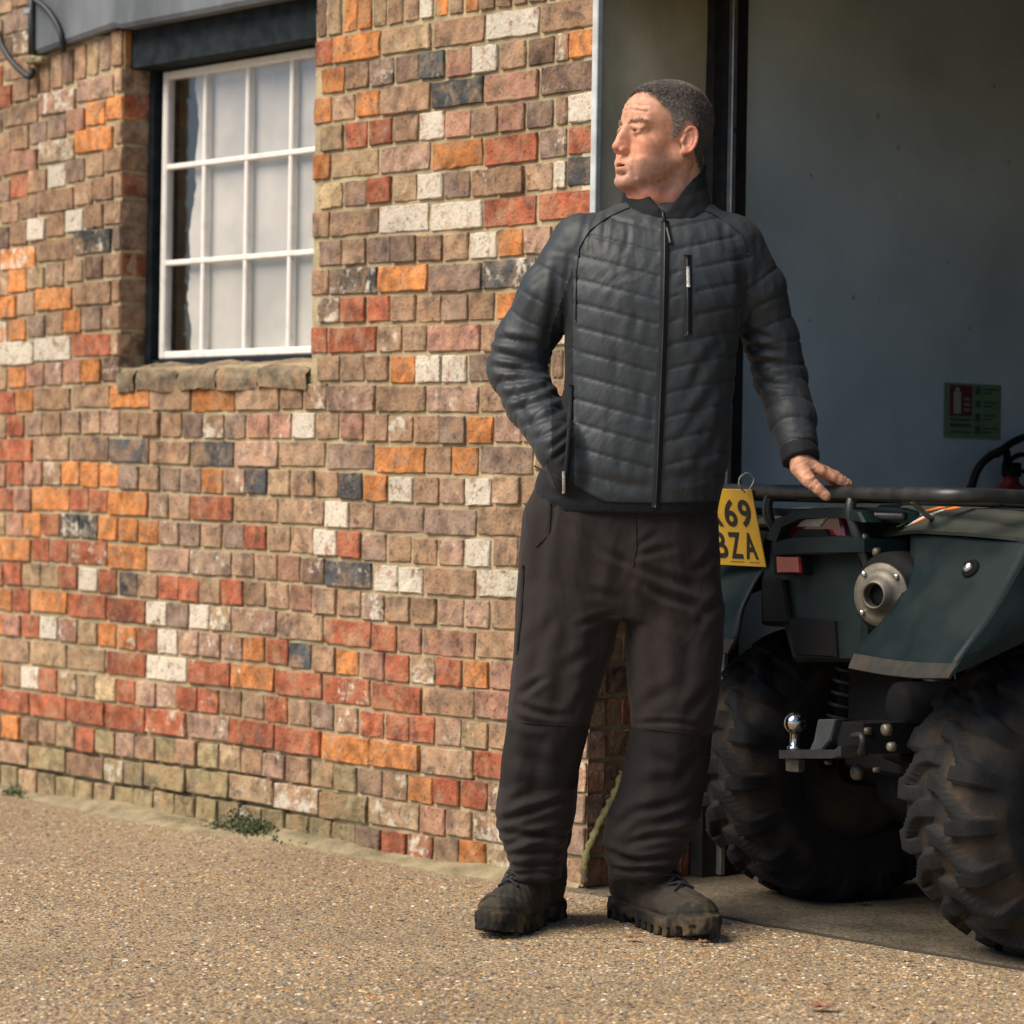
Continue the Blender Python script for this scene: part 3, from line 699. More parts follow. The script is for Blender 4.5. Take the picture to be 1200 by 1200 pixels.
# rolling door track in the corner of the doorway
tr = root('door_track', tuple(WL(-.01, 0, .42)), 'dark steel door track with a bright metal strip behind the man', 'door track')
mk('track_channel', *join([wbox(-.035, .02, .006, 2.6, .358, .475), ]), M_dsteel, tr)
mk('track_strip', *wbox(-.052, -.036, .01, 2.6, .405, .422, .002), M_steel, tr)
for z in (1.18, 1.50, 1.83, 2.16):
    V, f = lathe(WL(-.0515, z, .4135), -DL, [(0, .006), (.003, .006), (.005, .003)], 8); mk('bolt', V, f, M_dsteel, tr)

# ------------------------------------------------------------------ the man
YM = 6.26
man = root('person', (P(700, 1090, YM).x, YM, 0), 'man in dark quilted jacket and brown trousers leaning one hand on the quad bike', 'person')
def skin_extra(t, b, pos, cout):
    L = t.links.new
    n = N(t, 'ShaderNodeTexNoise'); n.inputs['Scale'].default_value = 420; n.inputs['Detail'].default_value = 5; L(pos, n.inputs['Vector'])
    n3 = N(t, 'ShaderNodeTexNoise'); n3.inputs['Scale'].default_value = 75; n3.inputs['Detail'].default_value = 4; L(pos, n3.inputs['Vector'])
    ad = N(t, 'ShaderNodeMath', operation='ADD'); L(n.outputs[0], ad.inputs[0]); L(n3.outputs[0], ad.inputs[1])
    bp = N(t, 'ShaderNodeBump'); bp.inputs['Strength'].default_value = .5; bp.inputs['Distance'].default_value = .0012
    L(ad.outputs[0], bp.inputs['Height']); L(bp.outputs[0], b.inputs['Normal'])
M_skin = mat('weathered_skin', (1, 1, 1), .46, attr=.5, vs=75, detail=9, sss=.06, spec=.3, extra=skin_extra)
M_hair = mat('greying_hair', (1, 1, 1), .55, attr=.6, vs=200, spec=.3)
M_eye = mat('eyeball', (1, 1, 1), .12, attr=.01, spec=.6)
def cloth_extra(scale, dist, strength, stretch=(1, 1, 1), weave=0):
    def fn(t, b, pos, cout):
        L = t.links.new
        mp = N(t, 'ShaderNodeMapping'); mp.inputs['Scale'].default_value = stretch; L(pos, mp.inputs['Vector'])
        n = N(t, 'ShaderNodeTexNoise'); n.inputs['Scale'].default_value = scale; n.inputs['Detail'].default_value = 4; n.inputs['Distortion'].default_value = .6; L(mp.outputs[0], n.inputs['Vector'])
        bp = N(t, 'ShaderNodeBump'); bp.inputs['Strength'].default_value = strength; bp.inputs['Distance'].default_value = dist
        L(n.outputs[0], bp.inputs['Height'])
        n2 = N(t, 'ShaderNodeTexNoise'); n2.inputs['Scale'].default_value = 900; L(pos, n2.inputs['Vector'])
        b2 = N(t, 'ShaderNodeBump'); b2.inputs['Strength'].default_value = .35; b2.inputs['Distance'].default_value = .0006
        L(n2.outputs[0], b2.inputs['Height']); L(bp.outputs[0], b2.inputs['Normal']); L(b2.outputs[0], b.inputs['Normal'])
    return fn
M_nylon = mat('quilted_nylon', (.024, .031, .036), .52, col2=(.033, .040, .045), vs=5, spec=.38, sheen=.05, extra=cloth_extra(46, .0022, .38, (1.8, 1, .5)))
M_soft = mat('softshell', (.007, .009, .012), .75, col2=(.011, .013, .016), vs=12, spec=.25, sheen=.05, extra=cloth_extra(30, .002, .4))
M_trou = mat('brown_trouser_cloth', (.0175, .0138, .0132), .85, col2=(.0240, .0182, .0170), vs=4, detail=7, spec=.25, sheen=.06, extra=cloth_extra(34, .003, .5, (1.4, 1, .6)))
M_knee = mat('black_reinforced_cloth', (.0138, .0120, .0122), .85, col2=(.0190, .0160, .0155), vs=6, spec=.25, extra=cloth_extra(30, .004, .5))
M_zip = mat('zip_tape', (.010, .011, .014), .5)
M_tag = mat('pale_zip_pull', (.62, .62, .60), .4, col2=(.25, .25, .25), vs=300)

def st(py, l, r, Y, ry, dx=0):
    a, b = P(l, py, Y), P(r, py, Y); return ((a.z + b.z) / 2, (a.x + b.x) / 2 + dx, Y, (b.x - a.x) / 2, ry)

# ---- head, neck
PSI = R(61); HS = 1.03; PIT = R(5)
fx = np.array((-math.sin(PSI), -math.cos(PSI), 0)); ly = np.array((math.cos(PSI), -math.sin(PSI), 0)); uz = UP
fx2 = fx * math.cos(PIT) + uz * math.sin(PIT); uz2 = uz * math.cos(PIT) - fx * math.sin(PIT)
HC = np.array(P(778.5, 160.5, YM + .02))
def HW(V): V = np.asarray(V, float) * HS; return HC + V[..., :1] * fx2 + V[..., 1:2] * ly + V[..., 2:3] * uz2
S = Field((-.135, -.105, -.20), (.150, .105, .135), .0019)
E, K = S.ell, S.cone
S.add(E((-.011, 0, .030), (.095, .0765, .080)), .01)
S.add(E((.036, 0, .036), (.057, .062, .052)), .02)
S.add(E((.028, 0, -.045), (.060, .056, .072)), .025)
for s in (1, -1):
    S.add(K((-.004, s * .054, -.050), (.068, s * .020, -.098), .020, .019), .025)
    S.add(E((.058, s * .042, -.028), (.027, .022, .018)), .018)
    S.add(E((.050, s * .038, -.058), (.036, .024, .034)), .022)
    S.add(K((.086, s * .010, .017), (.072, s * .046, .015), .0065, .0055), .014)
S.add(E((.083, 0, -.109), (.019, .025, .016)), .016)
S.add(E((.076, 0, -.076), (.023, .031, .026)), .015)
for s in (1, -1): S.sub(E((.101, s * .030, -.003), (.0195, .018, .0115)), .012)
S.add(K((.086, 0, .004), (.098, 0, -.040), .010, .0130), .01)
S.add(K((.092, 0, .006), (.109, 0, -.032), .0068, .0095), .006)
S.add(E((.1115, 0, -.038), (.0115, .0110, .0098)), .005)
for s in (1, -1):
    S.add(E((.102, s * .0112, -.0445), (.0110, .0060, .0080)), .004)
    S.add(E((.0762, s * .031, -.002), (.0143, .0175, .0128)), .008)           # lids over the ball
    S.add(K((.0895, s * .020, .0065), (.080, s * .046, .002), .0040, .0032), .006)
    S.sub(E((.0945, s * .0315, -.0042), (.012, .0150, .0030)), .0010)           # the opening
    S.sub(K((.094, s * .023, -.0125), (.081, s * .044, -.012), .0006, .0004), .004)   # bag under the eye
    S.sub(K((.080, s * .047, -.003), (.066, s * .058, .001), .0010, .0004), .005)
    S.sub(K((.079, s * .048, -.008), (.064, s * .058, -.012), .0010, .0004), .005)
    S.sub(E((.110, s * .0065, -.0515), (.006, .0032, .004)), .002)
    S.sub(K((.1005, s * .0205, -.047), (.090, s * .036, -.078), .0016, .0010), .009)  # cheek crease
    S.sub(K((.088, s * .034, -.084), (.080, s * .036, -.100), .0008, .0004), .008)
    S.sub(K((.097, s * .004, .013), (.096, s * .005, .024), .0007, .0004), .006)
for z in (.040, .052, .064):                                                   # brow lines
    S.sub(K((.0925 - (z - .04) * .25, -.020, z), (.0925 - (z - .04) * .25, .020, z + .002), .0003, .0003), .004)
    for s in (1, -1): S.sub(K((.0925 - (z - .04) * .25, s * .020, z), (.074, s * .048, z - .004), .0004, .0002), .006)
S.add(K((.0985, 0, -.0705), (.0905, .020, -.0735), .0048, .0024), .004); S.add(K((.0985, 0, -.0705), (.0905, -.020, -.0735), .0048, .0024), .004)
S.add(K((.0960, 0, -.0835), (.0885, .018, -.0790), .0058, .0026), .005); S.add(K((.0960, 0, -.0835), (.0885, -.018, -.0790), .0058, .0026), .005)
S.sub(E((.100, 0, -.0768), (.017, .0185, .0027)), .0012)
S.sub(E((.0925, 0, -.0935), (.006, .020, .0035)), .008)
# neck
S.add(K((-.028, 0, -.045), (-.052, 0, -.19), .059, .062), .018)
for s in (1, -1): S.add(K((-.022, s * .052, -.055), (.004, s * .022, -.19), .014, .012), .012)
S.add(K((.022, 0, -.115), (.012, 0, -.16), .018, .014), .02); S.add(E((.030, 0, -.132), (.038, .042, .032)), .022); S.add(K((.018, 0, -.14), (-.012, 0, -.19), .036, .044), .02)
# ears
for s in (1, -1):
    ea = R(24); tl = R(12)
    # ear frame: e1 forward-in-plane, e2 up-in-plane, e3 outwards
    e3 = np.array((math.sin(ea) * 1.0, s * math.cos(ea), 0.12)); e3 /= np.linalg.norm(e3)
    e2 = np.array((-math.sin(tl), 0, math.cos(tl))); e2 -= e3 * (e2 @ e3); e2 /= np.linalg.norm(e2); e1 = np.cross(e2, e3) * s
    e1 = e1 if e1[0] > 0 else -e1
    c = np.array((-.014, s * .078, -.012))
    M = [tuple(v) for v in (e1, e2, e3)]; MT = [[M[j][i] for j in range(3)] for i in range(3)]
    S.add(E(c, (.0155, .029, .0055), MT), .006)
    S.sub(E(c + e3 * .005 + e1 * .004 - e2 * .004, (.0085, .015, .0055), MT), .003)
    pr = None
    for a in np.linspace(-100, 150, 14):
        q = c + e3 * .0045 + e1 * (.0152 * math.cos(R(a + 90)) ) + e2 * (.029 * math.sin(R(a + 90)) ) if False else c + e3 * .0045 - e1 * .0145 * math.cos(R(a)) + e2 * .0275 * math.sin(R(a))
        if pr is not None: S.add(K(pr, q, .0030, .0030), .0025)
        pr = q
    S.add(E(c - e2 * .026 + e1 * .004 + e3 * .002, (.008, .0085, .0045), MT), .004)
    S.add(E(c + e1 * .0135 - e2 * .005, (.005, .007, .006), MT), .004)
Vh, Qh = S.mesh()
def _ss(a, b, v): t = np.clip((v - a) / (b - a), 0, 1); return t * t * (3 - 2 * t)
_w = np.clip((Vh[:, 0] - .045) / .04, 0, 1)
Vh[:, 0] += _w * (.0045 * _ss(-.052, -.068, Vh[:, 2]) + .0035 * _ss(-.035, -.012, Vh[:, 2]))
nh = vnormals(Vh, Qh)
x, y, z = Vh.T
# hair line as height over the side view of the head
hlx = [-.14, -.085, -.062, -.045, -.032, -.022, -.010, .002, .010, .018, .024, .034, .048, .060, .072, .082, .10]
hlz = [-.078, -.078, -.070, -.045, -.010, .022, .024, .012, -.018, -.018, .006, .034, .048, .066, .080, .086, .12]
wig = .0018 * np.sin(x * 520 + y * 1100) + .0025 * np.sin(z * 900 + y * 700) + wob(Vh, .002, 60, 3)
hl = np.interp(x, hlx, hlz) + wig
isear = (np.abs(y) > .0785) & (x > -.036) & (x < .012) & (z < .028) & (z > -.055) | ((np.abs(y) > .083) & (z < .03))
hairm = np.clip((z - hl) / .004, 0, 1) * (~isear)
hdeep = np.clip((z - hl - .002) / .020, 0, 1) * (~isear)
skin = np.array((.57, .295, .185)); red = np.array((.60, .20, .135)); pale = np.array((.60, .33, .23)); stub = np.array((.34, .22, .18)); lip = np.array((.48, .17, .135)); dk = np.array((.05, .045, .045))
def blob(c, r): return np.exp(-(((x - c[0]) / r[0]) ** 2 + ((np.abs(y) - c[1]) / r[1]) ** 2 + ((z - c[2]) / r[2]) ** 2))
colh = np.tile(skin, (len(Vh), 1))

def mixc(m, c): global colh; m = np.clip(m, 0, 1)[:, None]; colh = colh * (1 - m) + np.array(c) * m
mixc(.55 * blob((.07, .045, -.035), (.04, .025, .028)), red); mixc(.65 * blob((.115, 0, -.042), (.018, .02, .016)), red)
mixc(.5 * np.clip((z - .02) / .05, 0, 1) * (x > .03), pale)
mixc(.5 * np.clip((-.056 - z + .02 * np.sin(x * 40)) / .02, 0, 1) * (z > -.135), stub)
mixc(.5 * (z < -.12), red)
mixc(1.3 * blob((.097, 0, -.0705), (.012, .020, .0035)), lip); mixc(1.3 * blob((.094, 0, -.083), (.012, .018, .004)), lip)
mixc(1.6 * blob((.088, 0, -.0768), (.009, .018, .0022)), (.03, .01, .01))
mixc(.6 * isear * 1.0, red * .95)
mixc(.55 * blob((.092, .031, .0005), (.014, .017, .0028)), (.16, .08, .06))
mixc(.30 * blob((.088, .033, -.013), (.014, .014, .004)), (.34, .16, .12))
mixc(.25 * np.clip(wob(Vh, 1, 26, 14) - .3, 0, 1) * (x > .0) * (z < .03), red)
gz0 = (np.clip((.080 - z) / .045, 0, 1) * np.clip((x + .035) / .03, 0, 1))[:, None]
mh_ = (hairm * (.30 + .55 * hdeep))[:, None]; colh = colh * (1 - mh_) + (np.array((.14, .12, .105)) * (1 - gz0) + np.array((.30, .235, .19)) * gz0) * mh_
HV = HW(Vh)
# ---- the other hand, resting on the rack: fingers and thumb of his left hand
G = Field((.555, 6.07, .90), (.80, 6.33, 1.06), .0016)
def gp(px, py, Y): return np.array(P(px, py, Y))
K = G.cone
HY = 6.215
wr = gp(938, 532, HY); 
G.add(K(gp(931, 512, HY + .006), gp(938, 538, HY), .022, .026), .01)
mcp = [gp(962, 552, HY - .028), gp(963, 550, HY - .004), gp(962, 551, HY + .018), gp(958, 553, HY + .038)]
for i, m in enumerate(mcp):
    G.add(K(gp(938, 540, HY - .018 + i * .013), m, .0190, .0128 - .0008 * i), .012)
pip = [gp(977, 559, HY - .026), gp(979, 557.5, HY - .002), gp(976, 558, HY + .022), gp(969, 559, HY + .043)]
dip = [gp(985, 563, HY - .024), gp(988, 563, HY), gp(984, 563.5, HY + .024), gp(976, 563.5, HY + .045)]
tip = [gp(991, 566.5, HY - .022), gp(995, 567, HY + .001), gp(991, 567, HY + .025), gp(982, 567, HY + .046)]
for i in range(4):
    r = (.0100, .0102, .0096, .0086)[i]
    G.add(K(mcp[i], pip[i], r + .0012, r), .004); G.add(K(pip[i], dip[i], r, r * .92), .003); G.add(K(dip[i], tip[i], r * .92, r * .78), .003)
th = [gp(937, 548, HY - .030), gp(948, 563, HY - .058), gp(959, 573, HY - .066), gp(968, 581, HY - .066)]
G.add(K(th[0], th[1], .0205, .0150), .012); G.add(K(th[1], th[2], .0140, .0118), .004); G.add(K(th[2], th[3], .0118, .0108), .003)
G.add(G.ell(th[2] * .5 + th[1] * .5, (.012, .012, .012)), .004)
for i in range(3):       # grooves between the knuckles, and the web
    G.sub(K((mcp[i] + mcp[i + 1]) / 2 + np.array((0, 0, .010)), (pip[i] + pip[i + 1]) / 2 + np.array((0, 0, .006)), .0012, .0012), .004)
Vg, Qg = G.mesh()
colg = np.tile(skin * .98, (len(Vg), 1))
def near(p, r): return np.exp(-(np.linalg.norm(Vg - p, axis=1) / r) ** 2)
for p_ in pip + dip + tip + mcp + th[1:]: colg = colg * (1 - .2 * near(p_, .010)[:, None]) + red * .2 * near(p_, .010)[:, None]
for q_ in tip:
    n2 = near(q_ + np.array((.003, 0, .007)), .0055)[:, None]; colg = colg * (1 - .5 * n2) + np.array((.68, .44, .36)) * .5 * n2
nl = near(th[3] + np.array((.004, -.009, .004)), .0065)[:, None]; colg = colg * (1 - .6 * nl) + np.array((.66, .42, .34)) * .6 * nl
gn = vnormals(Vg, Qg)
ten = wob(Vg, 1, 55, 12); Vg = Vg + gn * (ten * .0005)[:, None]
# ---- the body beneath the clothes
B = Field((-.12, 6.02, .05), (.82, 6.50, 1.62), .012)
KB = B.cone; YB = YM + .02
B.add(B.loft([st(280, 700, 850, YB, .07), st(300, 668, 872, YB, .10), st(400, 676, 848, YB - .01, .11), st(520, 668, 842, YB, .10), st(600, 640, 830, YB, .10), st(680, 640, 828, YB, .10), st(700, 660, 800, YB, .07)]), .02)
B.add(KB(P(790, 250, YM + .045), P(785, 300, YM + .03), .045, .06), .02)
legA = [P(672, 670, YB), P(652, 840, YB - .02), P(628, 1030, YB)]; legB = [P(788, 670, YB), P(790, 850, YB - .01), P(750, 1035, YB + .01)]
for L_ in (legA, legB): B.add(KB(L_[0], L_[1], .075, .05), .02); B.add(KB(L_[1], Vector(L_[2]) * .7 + Vector(L_[1]) * .3, .05, .03), .02)
armL = [P(688, 290, YB), P(612, 428, YB + .06), P(655, 528, YB - .10)]; armR = [P(856, 292, YB), P(913, 440, YB + .05), P(935, 515, HY)]
for L_ in (armL, armR): B.add(KB(L_[0], L_[1], .05, .036), .02); B.add(KB(L_[1], L_[2], .036, .024), .02)
B.add(KB(armL[2], P(672, 560, YB - .09), .032, .028), .02)
VB, QB = B.mesh()
sk = lambda n: np.tile(skin, (n, 1))
Vall = np.concatenate([VB, HV, Vg]); Qall = np.concatenate([QB, Qh + len(VB), Qg + len(VB) + len(HV)])
mk('body', Vall, Qall, M_skin, man, True, col=np.concatenate([sk(len(VB)), colh, colg]))
# ---- eyes
def eyeball(c, s):
    V, f = lathe((0, 0, 0), (1, 0, 0), [(-.0122 * math.cos(t), .0122 * math.sin(t)) for t in np.linspace(.02, math.pi - .02, 22)], 24)
    gz = np.array((1, -.10 * s, .02)); gz /= np.linalg.norm(gz)
    ang = np.degrees(np.arccos(np.clip((V / .0122) @ gz, -1, 1)))
    cc = np.tile(np.array((.42, .36, .33)), (len(V), 1)); cc[ang < 31] = (.028, .032, .034); cc[ang < 13] = (.004, .004, .004)
    mk('eye', HW(V + np.array(c)), f, M_eye, man, True, col=cc)
eyeball((.0797, .031, -.003), 1); eyeball((.0797, -.031, -.003), -1)
# ---- hair: a cap that follows the skull and short strands over it
trih = np.concatenate([Qh[:, [0, 1, 2]], Qh[:, [0, 2, 3]]])
tm = hairm[trih].mean(1)
ar = np.linalg.norm(np.cross(Vh[trih[:, 1]] - Vh[trih[:, 0]], Vh[trih[:, 2]] - Vh[trih[:, 0]]), axis=1)
def grow(n, wgt, lfn, col_fn, rad, seed, comb):
    r = np.random.default_rng(seed); p = ar * wgt; p = p / p.sum(); t = r.choice(len(trih), n, p=p)
    b = r.random((n, 2)); b[b.sum(1) > 1] = 1 - b[b.sum(1) > 1]
    A, B_, C_ = (Vh[trih[t, i]] for i in range(3)); q = A + (B_ - A) * b[:, :1] + (C_ - A) * b[:, 1:]; nn = nh[trih[t, 0]]
    d = comb(q, nn, r); d -= nn * (d * nn).sum(1, keepdims=True); d /= np.linalg.norm(d, axis=1, keepdims=True) + 1e-9
    L_ = lfn(q, r)[:, None]; s1 = np.cross(nn, d)
    p0 = q - nn * .001; p1 = q + nn * L_ * .38 + d * L_ * .35; p2 = q + nn * L_ * (.42 + .15 * r.random((n, 1))) + d * L_ * .95
    rd = rad * r.uniform(.7, 1.3, (n, 1))
    V = np.stack([p0 + s1 * rd, p0 - s1 * rd, p0 + nn * rd + d * -rd, p1 + s1 * rd, p1 - s1 * rd, p1 + nn * rd, p2], 1).reshape(-1, 3)
    fb = np.array([(0, 1, 4), (0, 4, 3), (1, 2, 5), (1, 5, 4), (2, 0, 3), (2, 3, 5), (3, 4, 6), (4, 5, 6), (5, 3, 6)])
    return V, (fb[None] + (np.arange(n) * 7)[:, None, None]).reshape(-1, 3), np.repeat(col_fn(q, r), 7, 0)
def comb_hair(q, nn, r):
    top = np.clip((q[:, 2] - .06) / .04, 0, 1)[:, None]
    d = np.array((.55, 0, -1.0)) * (1 - top) + np.array((1.0, -.25, .1)) * top
    fr_ = np.clip((q[:, 0] - .040) / .02, 0, 1)[:, None] * top
    d = d * (1 - fr_) + np.array((-.15, .55, .9)) * fr_
    return d + r.normal(size=(len(q), 3)) * .42
def len_hair(q, r): return (.0045 + .010 * np.clip((q[:, 2] - .03) / .06, 0, 1) - .004 * np.clip((q[:, 0] - .05) / .02, 0, 1)) * r.uniform(.7, 1.2, len(q))
def col_hair(q, r):
    grey = np.clip((.082 - q[:, 2]) / .045, 0, 1) * np.clip((q[:, 0] + .035) / .03, 0, 1)
    front = np.clip((q[:, 0] - .03) / .04, 0, 1) * .45  # strands at the front coloured lighter, as if lit
    pg = (.36 + .62 * grey + front * .8)[:, None]
    c = np.where(r.random((len(q), 1)) < pg, np.array((.22, .185, .16)) + grey[:, None] * .19, np.array((.060, .052, .048)))
    return c * r.uniform(.6, 1.4, (len(q), 1))
capm = hdeep > .35; fcap = Qh[capm[Qh].all(1)]; used = np.unique(fcap); mp_ = -np.ones(len(Vh), int); mp_[used] = np.arange(len(used))
thick = (.0022 + .0065 * np.clip((Vh[:, 2] - .04) / .05, 0, 1)) ; ed = np.clip((z - hl - .008) / .022, 0, 1)
capV = Vh + nh * (thick * ed + wob(Vh, .0007, 90, 8))[:, None]
gcap = np.clip((.080 - z) / .045, 0, 1) * np.clip((x + .035) / .03, 0, 1)
capc = (np.array((.085, .076, .070)) * (1 - gcap[:, None] * .8) + np.array((.30, .235, .19)) * gcap[:, None] * .8) * (1 + wob(Vh, .3, 130, 4))[:, None]
td = hdeep[trih].mean(1)
hV, hF, hC = grow(24000, np.clip(tm - .1, 0, 1) * (.35 + .65 * td), len_hair, col_hair, .00036, 21, comb_hair)
# strands start on the cap
parts_V = np.concatenate([HW(capV[used]), HW(hV + 0)])
cap_tri = np.concatenate([mp_[fcap][:, [0, 1, 2]], mp_[fcap][:, [0, 2, 3]]])
off = np.repeat((np.clip((hV.reshape(-1, 7, 3)[:, 0, 2] - .04) / .05, 0, 1) * .004), 7)
hn = np.repeat(hV.reshape(-1, 7, 3)[:, 0], 7, 0); hn = hn - np.array((-.014, 0, .034)); hn /= np.linalg.norm(hn, axis=1, keepdims=True)
parts_V = np.concatenate([HW(capV[used]), HW(hV + hn * off[:, None])])
mk('hair', parts_V, np.concatenate([cap_tri, hF + len(used)]), M_hair, man, True, col=np.concatenate([np.clip(capc[used], .01, 1), hC]))
# eyebrows
xb, yb, zb_ = Vh[trih].mean(1).T
arc = .0165 - np.abs(np.abs(yb) - .034) * .12
bw = np.exp(-((zb_ - arc - .001) / .0035) ** 2) * (np.abs(yb) > .013) * (np.abs(yb) < .052) * (xb > .06)
eV, eF, eC = grow(300, bw + 1e-9, lambda q, r: r.uniform(.005, .008, len(q)), lambda q, r: np.array((.30, .19, .13)) * r.uniform(.5, 1.4, (len(q), 1)), .00032, 5,
                  lambda q, nn, r: np.stack([-.5 * np.ones(len(q)), np.sign(q[:, 1]), .25 * np.ones(len(q))], 1) + r.normal(size=(len(q), 3)) * .3)
for sg_ in (1, -1):
    ks = (eV.reshape(-1, 7, 3)[:, 0, 1] * sg_ > 0); e2 = eV.reshape(-1, 7, 3)[ks].reshape(-1, 3); nn_ = int(ks.sum())
    mk('eyebrow', HW(e2), eF[:nn_ * 9], M_hair, man, True, col=eC.reshape(-1, 7, 3)[ks].reshape(-1, 3))

# ---- jacket
def seg_param(V, pts):
    """nearest place along a limb: arc length and distance"""
    best = np.full(len(V), 1e9); s = np.zeros(len(V)); acc = 0
    for a, b in zip(pts[:-1], pts[1:]):
        a, b = np.array(a), np.array(b); d = b - a; L_ = np.linalg.norm(d); t = np.clip((V - a) @ d / L_ ** 2, 0, 1)
        q = np.linalg.norm(V - a - t[:, None] * d, axis=1); m = q < best; best[m] = q[m]; s[m] = acc + t[m] * L_; acc += L_
    return s, best
J = Field((-.10, 6.02, .86), (.76, 6.50, 1.62), .0044)
torso = [st(240, 728, 832, YM + .03, .062), st(250, 704, 852, YM + .03, .075), st(262, 676, 872, YM + .025, .092), st(280, 664, 880, YM + .02, .110), st(310, 662, 882, YM + .01, .124),
         st(350, 661, 876, YM, .132), st(400, 662, 864, YM, .134), st(450, 662, 860, YM, .134), st(500, 656, 857, YM, .138), st(540, 640, 854, YM, .14),
         st(565, 627, 848, YM + .005, .142), st(583, 625, 843, YM + .005, .140), st(594, 628, 841, YM + .005, .136), st(600, 632, 840, YM + .005, .130)]
J.add(J.loft(torso, 2.35, .012), .01)
AL = [P(683, 288, YM + .02), P(645, 345, YM + .03), P(614, 400, YM + .06), P(606, 432, YM + .065), P(622, 470, YM + .02), P(656, 524, YM - .085), P(668, 552, YM - .10)]
rL = [.071, .066, .061, .062, .055, .050, .046]
AR = [P(857, 290, YM + .02), P(884, 340, YM + .035), P(905, 400, YM + .05), P(914, 440, YM + .05), P(928, 490, YM + .0), P(938, 535, HY - .002)]
rR = [.072, .066, .058, .056, .049, .042]
for A, r in ((AL, rL), (AR, rR)):
    arm = None
    for i in range(len(A) - 1):
        g_ = J.cone(A[i], A[i + 1], r[i], r[i + 1])
        if arm is None: arm = g_
        else:
            h = np.clip(.5 + .5 * (arm - g_) / .02, 0, 1); arm = arm * (1 - h) + g_ * h - .02 * h * (1 - h)
    if A is AR:       # flat cuff opening
        dv = np.array(A[-1] - A[-2]); dv /= np.linalg.norm(dv); e = np.array(A[-1])
        arm = np.maximum(arm, ((J.X - e[0]) * dv[0] + (J.Y - e[1]) * dv[1] + (J.Z - e[2]) * dv[2] - .012).astype(np.float32))
    J.add(arm, .016)
VJ, QJ = J.mesh()
for _ in range(1): pass
nJ = vnormals(VJ, QJ)
axp, azp = pix(VJ, YM)                                 # photo-like front coordinates at the man's own depth (orthographic)
sL, dL = seg_param(VJ, AL); sR, dR = seg_param(VJ, AR)
def smoothst(a, b, v): t = np.clip((v - a) / (b - a), 0, 1); return t * t * (3 - 2 * t)
zipx = 778 - (azp - 250) * 13 / 345
# raglan line: above it the yoke carries no quilting
front = nJ[:, 1] < .2
inL = (dL < np.interp(sL, np.linspace(0, sL.max(), len(rL)), rL) + .012) & ((axp < 664 - np.clip((300 - azp), 0, 60) * -.15) | (azp < 0)) & (sL > .02)
inL |= (axp < 655) & (azp < 545) & (azp > 270)
inR = ((axp > np.interp(azp, [240, 300, 350, 380, 600], [876, 879, 872, 864, 862]))) & (azp < 570)
yoke_y = np.interp(axp, [650, 668, 676, 700, 735, 830, 850, 876], [330, 330, 285, 262, 238, 238, 262, 290])
body_m = (~inL) & (~inR) & (azp > yoke_y)
dz = np.abs(axp - zipx)
sq = np.where(axp < zipx, (azp + dz * .285 - 27) / 27.6, (azp + dz * .235 - 27 + 4) / 27.6)
ss = 1.0 - np.abs(((sq) % 1.0) - .5) * 2      # 0 at the seam
puff = .35 * np.clip(1 - (1 - np.clip(ss, 0, 1)) ** 2.2, 0, 1) + .65 * (1 - np.exp(-(ss / .11) ** 2))
ampb = .0042 * smoothst(yoke_y, yoke_y + 12, azp) * (1 - smoothst(555, 575, azp)) * smoothst(3, 9, dz)
side = smoothst(664, 672, axp); chest = 1 - ((axp > 793) & (axp < 812) & (azp > 298) & (azp < 400))
disp = np.where(body_m, (puff - 1) * ampb * side * np.where(chest, 1, .3), 0)
sl_ = np.where(inL, sL, sR) / .050; sw = 1.0 - np.abs(((sl_ + .25 + .12 * np.sin(axp * .05)) % 1.0) - .5) * 2
pf2 = .4 * (1 - (1 - sw) ** 2.2) + .6 * (1 - np.exp(-(sw / .09) ** 2))
disp = np.where(inL | inR, (pf2 - 1) * .0042 * smoothst(.03, .08, np.where(inL, sL, sR)), disp)
disp += wob(VJ * np.array((1.7, 1.2, .8)), .0007, 12, 31) + wob(VJ, .0004, 30, 32)
# creases: (x0,y0,x1,y1,width px,depth mm)
def folds(V, n, axp, azp, FL, mask=None):
    out = np.zeros(len(V))
    for x0, y0, x1, y1, w, a in FL:
        d = np.array((x1 - x0, y1 - y0), float); L_ = np.hypot(*d); t = ((axp - x0) * d[0] + (azp - y0) * d[1]) / L_ ** 2
        tc = np.clip(t, 0, 1); bow = math.sin(x0 + y1) * .06 * L_ * np.sin(tc * math.pi)
        ox, oy = axp - x0 - tc * d[0], azp - y0 - tc * d[1]; sd = (ox * -d[1] + oy * d[0]) / L_ - bow; ext = np.hypot(ox, oy)
        dist = np.where((t > 0) & (t < 1), np.abs(sd), ext); taper = .25 + .75 * np.sin(np.clip(tc, .0, 1) * math.pi) ** .6
        out += a * .001 * taper * (-np.exp(-(dist / w) ** 2) + .75 * np.exp(-((dist - 1.9 * w) / (1.1 * w)) ** 2) * (np.abs(t - .5) < .62))
    m = smoothst(.35, -.1, n[:, 1]) if mask is None else mask
    m = np.clip((.35 - n[:, 1]) / .45, 0, 1)
    return out * m
